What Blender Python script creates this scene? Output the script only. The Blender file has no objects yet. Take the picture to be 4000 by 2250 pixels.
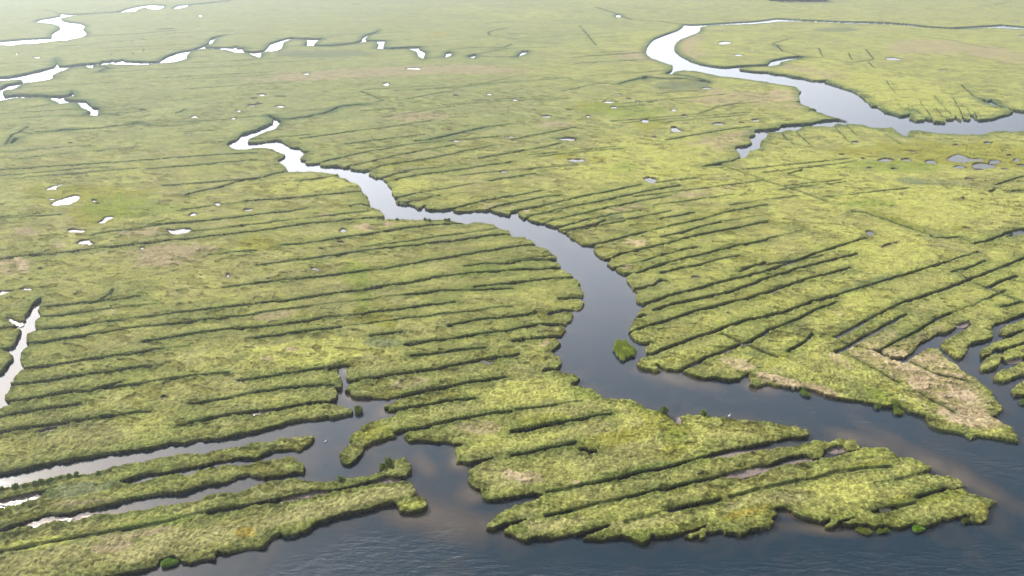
import bpy, math, random
import numpy as np

# ------------------------------------------------------------ camera, sky, sun, exposure
scene = bpy.context.scene
CAM_H, PITCH, FOC = 100.0, math.radians(28.0), 1719.0      # metres, radians, focal length for a 2576 wide frame
cam_data = bpy.data.cameras.new("camera")
cam_data.sensor_width = 36.0
cam_data.lens = 36.0 * FOC / 2576.0
cam_data.clip_start = 1.0
cam_data.clip_end = 20000.0
cam = bpy.data.objects.new("camera", cam_data)
scene.collection.objects.link(cam)
cam.location = (0, 0, CAM_H)
cam.rotation_euler = (math.radians(90) - PITCH, 0, 0)
scene.camera = cam

VEIL = 3.2
SUN_EL, SUN_AZ = math.radians(37), math.radians(-48)       # azimuth from +Y, negative = left of the view
world = bpy.data.worlds.new("World")
scene.world = world
world.use_nodes = True
wn = world.node_tree
wn.nodes.clear()
w_out = wn.nodes.new("ShaderNodeOutputWorld")
w_bg = wn.nodes.new("ShaderNodeBackground")
w_sky = wn.nodes.new("ShaderNodeTexSky")
w_sky.sky_type = 'NISHITA'
w_sky.sun_disc = False
w_sky.sun_elevation = SUN_EL
w_sky.sun_rotation = SUN_AZ
w_sky.altitude = 0
w_sky.air_density = 1.0
w_sky.dust_density = 4.0
w_sky.ozone_density = 1.0
w_bg.inputs['Strength'].default_value = 0.055
wn.links.new(w_sky.outputs[0], w_bg.inputs[0])
# thin white summer veil: bright near the horizon and towards the sun, thinning overhead
w_tc = wn.nodes.new("ShaderNodeTexCoord")
w_sep = wn.nodes.new("ShaderNodeSeparateXYZ")
wn.links.new(w_tc.outputs['Generated'], w_sep.inputs[0])
w_rp = wn.nodes.new("ShaderNodeValToRGB")
wn.links.new(w_sep.outputs['Z'], w_rp.inputs[0])
els = w_rp.color_ramp.elements
els[0].position = 0.0; els[0].color = (.58, .59, .62, 1)
els[1].position = 1.0; els[1].color = (.05, .06, .08, 1)
for p_, v_ in ((.10, .60), (.28, .68), (.45, .72), (.58, .42), (.72, .10)):
    e_ = els.new(p_); e_.color = (v_ * .98, v_ * .98, v_ * 1.03, 1)
w_dot = wn.nodes.new("ShaderNodeVectorMath"); w_dot.operation = 'DOT_PRODUCT'
wn.links.new(w_tc.outputs['Generated'], w_dot.inputs[0])
w_dot.inputs[1].default_value = (math.sin(SUN_AZ), math.cos(SUN_AZ), 0)
w_mr = wn.nodes.new("ShaderNodeMapRange")
w_mr.inputs[1].default_value = 0.0; w_mr.inputs[2].default_value = 1
w_mr.inputs[3].default_value = VEIL * .14; w_mr.inputs[4].default_value = VEIL
wn.links.new(w_dot.outputs['Value'], w_mr.inputs[0])
w_vb = wn.nodes.new("ShaderNodeBackground")
wn.links.new(w_rp.outputs[0], w_vb.inputs[0]); wn.links.new(w_mr.outputs[0], w_vb.inputs[1])
w_add = wn.nodes.new("ShaderNodeAddShader")
wn.links.new(w_bg.outputs[0], w_add.inputs[0]); wn.links.new(w_vb.outputs[0], w_add.inputs[1])
wn.links.new(w_add.outputs[0], w_out.inputs[0])

sun_data = bpy.data.lights.new("sun", 'SUN')
sun_data.energy = 2.4
sun_data.angle = math.radians(2.5)
sun_data.color = (1.0, 0.965, 0.90)
sun = bpy.data.objects.new("sun", sun_data)
scene.collection.objects.link(sun)
# the lamp shines along its -Z; aim it from the sun's place in the sky
sun.rotation_euler = (math.radians(90) - SUN_EL, 0, math.pi - SUN_AZ)
sun.location = (-200, 300, 300)

scene.view_settings.view_transform = 'Standard'
scene.view_settings.look = 'None'
scene.view_settings.gamma = 1.0
scene.view_settings.exposure = 1.0
scene.cycles.use_denoising = True
scene.cycles.use_adaptive_sampling = False
scene.cycles.sample_clamp_indirect = 4.0
scene.cycles.denoising_prefilter = 'ACCURATE'
scene.cycles.max_bounces = 5
scene.cycles.volume_bounces = 0
scene.cycles.transparent_max_bounces = 4
HAZE_DENSITY = 0.00022
rng = np.random.default_rng(7)
random.seed(7)

# ---------------------------------------------------------------- survey of the marsh
# Points are read off a 4 x 4 grid of enlarged map tiles ("@c,r" names the tile) and are
# turned into ground coordinates in metres by gpt() further down.
RIVER = """@1,0 95,1155 170,1190 165,1225 120,1250 60,1270 0,1300 @0,0 2530,1310 2440,1340 2380,1390 2300,1425 2275,1450
@0,1 2340,35 2400,52 2500,48 @1,1 0,30 100,25 190,55 250,85 285,95 290,110 250,140 215,155 235,180 270,200 310,240 318,270
400,268 600,265 700,285 820,290 835,310 900,340 1000,390 1060,420 1078,455 1070,475 1120,520 1140,570 1147,600 1140,618
1200,640 1270,670 1293,700 1285,735 1240,752 1500,745 1700,750 1900,750 2120,785 2250,775 2400,800 2480,840 2550,860
@2,1 0,905 20,915 130,920 150,940 200,960 235,995 230,1012 300,1025 380,1060 395,1085 450,1110 464,1140 455,1160 400,1162 480,1180
500,1210 495,1243 520,1250 570,1280 620,1320 600,1335 660,1350 690,1390 660,1408 697,1440 @2,2 690,0 735,30 730,60 700,90
728,130 700,190 640,215 600,225 622,255 615,300 560,355 510,355 548,405 520,430 490,465 450,495 487,545 440,585 405,620
380,618 430,635 480,680 500,740 470,785 430,818 560,840 640,855 685,895 650,930 615,950 700,970 800,1000 870,1030 915,1080
870,1095 1050,1095 1180,1120 1280,1150 1355,1190 1400,1195 1480,1210 1520,1235 1600,1275 1630,1340 1690,1350 1725,1330 1700,1285
1740,1262 1850,1260 1940,1265 2050,1280 2200,1295 2400,1320 2576,1335 @3,2 0,1340 150,1350 270,1370 330,1400 400,1405 425,1435
@3,3 410,10 340,35 230,25 150,50 60,72 @2,3 2560,85 2500,100 2400,120 2300,135 2150,160 2000,205 1950,235
2000,265 2100,240 2250,215 2400,185 2576,165 @3,3 130,130 280,125 380,90 500,70 620,60 720,40 850,60 900,110 930,160 870,185
800,180 750,130 700,120 640,140 560,175 575,205 540,245 450,240 380,205 300,215 200,235 100,270 0,310
@2,3 2500,315 2350,360 2200,385 2120,405 2150,445 2300,430 2450,390 @3,3 0,360 150,320 250,300 400,280 550,255 650,235
800,205 900,170 970,150 1100,145 1200,160 1290,205 1310,240 1420,235 1550,280 1630,320 1660,385 1570,385 1640,410 1720,425
1850,430 1940,470 2020,535 1960,540 1850,560 1790,540 1750,568 1800,572 1900,560 1980,550 2060,590 2200,620 2290,640 2350,685
2300,720 2200,750 2215,790 2220,840 2170,890 2050,880 2040,820 2000,810 1900,830 1750,880 1600,925 1550,930 1480,895
1400,920 1350,940 1250,935 1180,910 1080,935 1000,905 900,910 800,915 760,905 790,885 870,850 760,870 700,885 690,910 640,940
590,945 590,920 640,895 630,862 540,885 440,860 350,840 310,820 250,780 150,740 60,760 110,790 90,820 40,840 70,930 60,970
@2,3 2576,960 2540,950 2480,945 2400,960 2390,990 2300,1030 2270,1000 2200,985 2150,1000 2150,970 1960,985 1950,1040
1900,1055 1880,1020 1800,1045 1745,1030 1850,980 1940,950 1975,908 1850,950 1700,1000 1550,1030 1450,1030 1400,1010
1390,1070 1300,1100 1200,1050 1100,1020 1080,1030 900,1060 720,1050 800,1005 950,950 1010,915 900,940 750,985 550,1020
400,1045 290,1035 200,1050 120,1075 50,1050 0,1010 @1,3 2510,1000 2490,965 2560,935 @2,3 100,880 210,848 0,885
@1,3 2500,900 2400,945 2325,950 2330,910 2400,840 2480,790 2576,745 @2,3 100,715 250,660 325,615 200,600 0,635
@1,3 2450,655 2350,660 2275,655 2265,560 2210,545 2140,480 2140,370 2200,330 2300,290 2390,240 2200,275 2100,300 1980,310
1985,260 2000,190 2000,140 2050,110 2090,100 2000,100 1900,70 1820,80 1700,60 1600,60 1530,70 1480,20
@1,2 1400,1440 1520,1408 1490,1448 @1,3 1400,35 1300,60 1180,80 1100,130 1070,190 1000,260 940,305 870,300 840,250 840,180
900,120 960,90 920,80 920,20 @1,2 950,1440 1050,1370 1200,1320 1340,1270 1380,1245 1320,1230 1290,1170 1320,1130 1370,1108
1360,1092 1200,1085 1080,1080 1000,1090 960,1070 950,1030 895,1020 930,960 945,930 900,890 890,840 930,800 920,765
850,770 835,810 865,870 865,950 850,990 790,990 770,962 800,1010 815,1060 800,1100 740,1130 620,1130 400,1160 200,1200 50,1215
-120,1235 -120,1260 0,1270 130,1235 300,1212 450,1180 600,1150 700,1150 800,1160 900,1180 970,1190 990,1215 975,1250 900,1270
780,1290 700,1285 600,1300 450,1320 300,1345 150,1375 0,1415 @0,3 2400,5 2200,50 2000,60 1850,95 1700,90 1560,130 1420,150
1250,170 1000,215 800,250 600,270 400,310 230,350 0,400 -500,480 -1800,700 -1800,900 -500,640 0,545 150,520 300,490 450,460 600,430
780,395 980,380 1100,340 1300,300 1500,265 1700,235 1860,195 2000,210 2150,170 2300,140 2576,95
@1,3 150,85 280,40 450,20 600,0 615,30 570,90 520,130 430,175 390,160 330,150 200,160 80,200 0,240
@0,3 2400,240 2250,265 2100,290 1950,330 1800,350 1650,390 1500,400 1350,430 1200,480 1220,500 1500,455 1700,420 1950,380 2200,320
2400,300 2576,290 @1,3 120,270 250,250 350,235 400,250 410,280 460,300 484,345 470,390 400,380 340,400 200,420 60,440
@0,3 2500,435 2488,422 2400,440 2250,490 2100,510 1980,540 1850,580 1600,610 1450,640 1300,670 1080,710 900,750 700,790 500,810
300,850 200,900 0,960 -600,1080 -600,1110 0,1000 150,960 290,930 300,950 500,900 700,880 900,830 1100,800 1300,750 1500,730 1750,690 1950,660
2150,605 2350,600 2500,550 @1,3 0,515 100,490 250,470 400,450 500,470 650,480 800,475 950,455 1100,440 1200,400 1290,370 1250,360
1240,340 1320,280 1360,280 1400,260 1460,245 1520,270 1560,330 1570,380 1500,425 1400,445 1300,430 1200,470 1050,510
900,540 750,570 600,570 450,600 300,640 200,660 0,690 @0,3 2500,700 2400,730 2250,760 2400,745 @1,3 0,712 200,700 400,670
600,620 750,590 900,560 1100,530 1250,500 1400,490 1530,490 1580,530 1620,600 1700,660 1715,720 1690,760 1560,790 1450,785
1430,730 1400,700 1300,700 1180,740 1050,780 900,800 750,850 600,900 500,970 400,1010 300,1030 240,1020 150,1060 50,1140
@0,3 2500,1165 2350,1200 2220,1230 2180,1200 2160,1260 2050,1250 1900,1300 1820,1270 1750,1220 1680,1230 1600,1260
1560,1330 1400,1370 1200,1410 950,1448 500,1560 -400,1900 -3000,2600 -3000,6000 9000,6000
@3,3 9000,6000 9000,200 5000,150 2620,100
2540,95 2500,85 2430,70 2300,50 2130,30 2060,50 1980,10 @3,2 1900,1440 1750,1410 1640,1360 1620,1320 1600,1270 1500,1240
1420,1220 1340,1160 1280,1120 1250,1160 1200,1170 1120,1150 900,1110 700,1080 600,1060 460,1010 350,990 280,1000 0,950
@2,2 2480,980 2400,955 2410,910 2380,880 2400,825 2300,890 2200,905 2050,885 2010,880 1950,890 1850,870 1740,830 1700,810
1790,765 1680,812 1560,800 1450,750 1530,815 1430,830 1340,800 1280,770 1255,740 1290,700 1400,660 1460,635 1400,650
1340,640 1320,610 1330,570 1400,530 1360,530 1300,545 1240,510 1190,450 1260,400 1175,430 1190,380 1230,300 1335,258
1260,270 1250,250 1300,200 1390,148 1330,150 1260,130 1250,90 1240,50 1270,25 1210,0
@2,1 1180,1400 1140,1350 1150,1310 1260,1285 1130,1290 1070,1270 1040,1240 1130,1215 1010,1230 960,1190 1010,1135 930,1140
860,1100 820,1040 850,1000 910,985 800,1000 710,1000 650,960 580,920 550,880 610,852 530,875 480,860 465,840 530,812 430,820
370,800 325,790 390,762 300,785 200,760 155,740 200,708 120,735 70,700 60,665 110,648 0,670 @1,1 2550,700 2480,690 2400,670 2355,645
2300,655 2150,665 2020,665 1985,650 2060,618 1880,650 1740,645 1700,635 1700,610 1640,640 1580,610 1530,590 1500,600
1420,590 1400,555 1440,528 1390,520 1365,480 1360,430 1320,390 1310,370 1270,350 1280,328 1200,325 1150,300 1130,295
1165,248 1090,260 1000,250 940,235 940,215 880,230 810,205 740,210 650,210 640,190 700,168 600,185 520,190 490,180
510,153 450,150 445,130 480,90 530,60 490,65 450,50 430,30 340,20 320,0 @1,0 250,1410 190,1400 100,1415 0,1425
@0,0 2490,1425 2495,1395 @1,0 0,1360 60,1330 180,1290 240,1245 255,1210 200,1190 150,1160"""
RIVER2 = """@2,0 1720,240 1850,243 2000,235 2200,222 2400,212 @3,0 0,195 90,180 250,190 500,200 740,210 1000,215 1250,225 1450,240
1600,260 1850,275 2100,262 2350,245 2576,262 3500,300 3500,325 2576,290 2200,276 1900,290 1600,275 1300,245 1100,236 800,230 550,221
400,212 150,210 0,225 @2,0 2400,240 2200,244 1980,255 1900,270 1900,300 1860,330 1780,360 1700,390 1660,420 1635,460 1640,500
1700,550 1800,600 1900,635 2000,655 2150,670 2300,655 2576,642 @3,0 40,600 200,570 320,560 390,570 280,590 130,620 110,648 0,665
@2,0 2400,668 2290,680 2300,695 2450,715 @3,0 0,720 80,740 170,745 250,765 340,775 450,800 540,805 600,800 575,820 640,835 750,870 850,900
950,960 1010,1010 1050,1060 1100,1060 1180,1115 1240,1130 1340,1160 1420,1150 1440,1100 1430,1185 1500,1205 1580,1200
1590,1170 1600,1190 1660,1195 1680,1215 1790,1225 1795,1180 1810,1190 1880,1190 1885,1160 1950,1205 1965,1160 1980,1190 2040,1195 2055,1150 2080,1180
2130,1200 2250,1190 2350,1165 2440,1140 2470,1120 2400,1095 2310,1067 2200,1030 2140,990 2200,1018 2250,998 2320,1030 2310,1050 2400,1085
2500,1100 2576,1112 4000,1180 4000,1290 2576,1310 2450,1325 2380,1310 2250,1320 2150,1350 2000,1345 1800,1340 1600,1315 1460,1300
1415,1320 1410,1365 1370,1360 1300,1320 1250,1280 1100,1285 950,1255 800,1235 760,1245 680,1245 650,1275 560,1265 480,1275
350,1275 260,1310 200,1305 130,1325 0,1325 @2,0 2570,1370 2510,1400 @2,1 2500,5 2480,40 2390,60 2380,95 2340,130
2250,155 2150,180 2080,210 1900,222 2050,185 2180,165 2250,145 2300,120 2290,90 2240,40 2260,15 2370,5
@2,0 2420,1430 2395,1400 2390,1370 2450,1350 2440,1320 2450,1300 @3,0 0,1295 130,1280 150,1250 300,1240 450,1235 550,1205 700,1190
845,1220 700,1187 620,1165 540,1135 400,1098 490,1100 420,1070 350,1045 290,1020 335,1020 320,980 310,945 340,915 310,900
280,870 150,850 0,830 @2,0 2576,820 2450,810 2300,785 2100,765 1980,740 1850,712 1730,705 1640,720 1610,745 1540,740 1610,700 1615,655
1500,620 1400,580 1360,550 1345,510 1360,460 1390,420 1430,385 1500,355 1600,320 1680,290 1720,260"""
OTHER_WATER = """@0,0 -900,430 0,405 250,385 515,372 515,335 600,280 590,255 520,235 360,220 355,205 420,185 520,170 600,155 605,130 700,138
850,132 1000,125 1200,110 1270,85 1350,65 1450,48 1500,42 1650,45 1655,65 1600,90 1500,88 1460,68 1400,85 1360,112 1250,117 1000,131 880,140
750,150 610,180 630,200 700,215 800,225 860,250 835,290 880,330 830,370 700,395 650,410 600,400 500,415 350,435 200,440
120,455 0,450 -900,480
@0,0 1740,72 1800,45 1890,42 2220,8 2300,0 2300,8 2225,16 1895,50 1890,62 1800,82 1745,85
@0,0 -900,840 -300,790 0,770 100,765 250,735 400,700 540,665 560,640 563,580 577,640 590,660 700,655 850,635 1010,625 1030,610 1110,610
1128,595 1150,610 1230,590 1250,605 1350,610 1500,615 1600,610 1620,590 1680,555 1800,515 1950,490 2040,455 2100,425 2110,390
2180,360 2290,345 2170,377 2140,425 2060,465 2200,470 2350,470 2370,455 2380,475 2460,475 2440,490 2460,510
+ @1,0 0,515 80,500 110,470 140,430 250,395 345,372 460,378 600,385 680,378 640,400 600,420 580,450 750,448 900,435
1020,415 1065,395 1070,370 1120,340 1200,320 1240,295 1200,332 1130,352 1100,382 1110,400 1200,398 1300,400 1290,430 1280,470
1350,475 1550,465 1680,465 1640,480 1720,520 1700,540 1685,590 1630,565 1620,522 1530,484 1350,492 1270,490 1205,482 1230,440
1210,412 1100,414 1040,425 900,447 750,462 570,460 480,452 510,430 510,400 460,392 350,392 280,420 260,480 200,512 100,515
50,530 55,565 30,575 -20,560 @0,0 2500,532 2430,527 2350,522 2250,492 2050,485 1920,510 1880,550 1880,585 1770,620 1600,635
1400,652 1100,642 935,655 930,680 890,677 860,660 700,680 600,720 530,745 530,785 430,810 250,830 160,880 30,910 20,930
40,960 180,945 300,950 400,955 600,960 680,950 720,930 712,912 730,932 745,968 718,966 640,982 700,1000 860,1005 890,1040 930,1070
1000,1080 975,1157 920,1160 860,1130 910,1115 820,1080 780,1030 700,1028 600,1037 500,982 400,972 190,977 0,1010 -900,1080
-900,960 -300,900 0,882 60,847 225,817 215,797 100,803 0,808 -900,880
@0,0 100,1432 140,1382 190,1380 165,1405 120,1437
@1,0 1890,572 1915,520 1965,517 1960,558 1900,576
@1,0 2120,560 2200,540 2220,548 2190,582 2165,578
@2,0 40,572 70,545 100,508 165,505 165,520 120,545 75,562
@2,0 1040,160 1050,135 1100,140 1095,172 1060,175
@2,0 1305,790 1315,768 1360,762 1362,783 1325,795
@2,0 1880,808 1900,798 2000,812 1990,828 1930,820
@3,0 85,452 95,450 105,470 85,470
@0,2 405,85 340,130 290,200 250,300 210,318 150,310 100,275 50,290 110,340 165,372 -100,400 165,382 200,395 195,430 160,500 120,575 60,590
-200,615 60,603 115,622 122,690 60,750 10,820 -100,860 -300,1000 -500,1300 -300,1330 -100,1230 0,1200 80,1157 40,1100 40,1060 100,1000 90,950
140,870 200,820 210,740 195,700 200,640 270,560 270,450 350,430 345,330 370,290 375,210 412,110
@0,3 -600,760 0,660 200,620 380,575 470,560 450,600 380,650 250,690 0,735 -600,850
@0,2 380,1418 480,1385 600,1380 560,1398 450,1440 400,1450
@3,1 2390,932 2460,885 2576,835 3200,700 3200,760 2576,882 2460,915
@3,2 2700,1060 2620,1060 2500,1060 2445,1000 2480,950 2576,905 3500,700 3500,560 2700,862 2600,860 2500,900 2400,940 2260,910 2260,860
2300,820 2450,770 2576,730 3500,480 3500,440 2700,640 2500,710 2400,730 2370,700 2340,760 2250,820 2140,820 2135,780 2170,720
2250,660 2360,640 2450,600 2576,565 3500,330 3500,300 2700,490 2576,535 2450,590 2340,600 2250,650 2160,680 2150,630
2180,570 2250,540 2350,510 2450,480 2576,430 3500,200 3500,160 2700,370 2500,430 2400,460 2335,440 2340,400 2400,360
2576,300 3500,30 3500,0 2576,240 2450,290 2350,330 2250,385 2280,420 2270,480 2180,510 2080,540 2020,600 1950,690
1900,680 1820,620 1760,580 1740,550 1800,500 1920,440 2000,400 2060,350 2030,315 1960,335 1900,350 1860,340 1910,372
1800,430 1690,450 1600,510 1530,530 1480,620 1380,680 1280,690 1180,650 1140,615 1050,598 950,568 885,560 950,580 1130,640 1310,712 1380,730
1450,690 1540,630 1620,590 1700,600 1780,640 1850,720 1950,790 2080,880 2200,960 2290,1030 2300,1100 2380,1170 2400,1215
2350,1240 2265,1270 2290,1290 2350,1340 2450,1390 2500,1448 2576,1530 2620,1545 3500,1600"""
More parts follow.
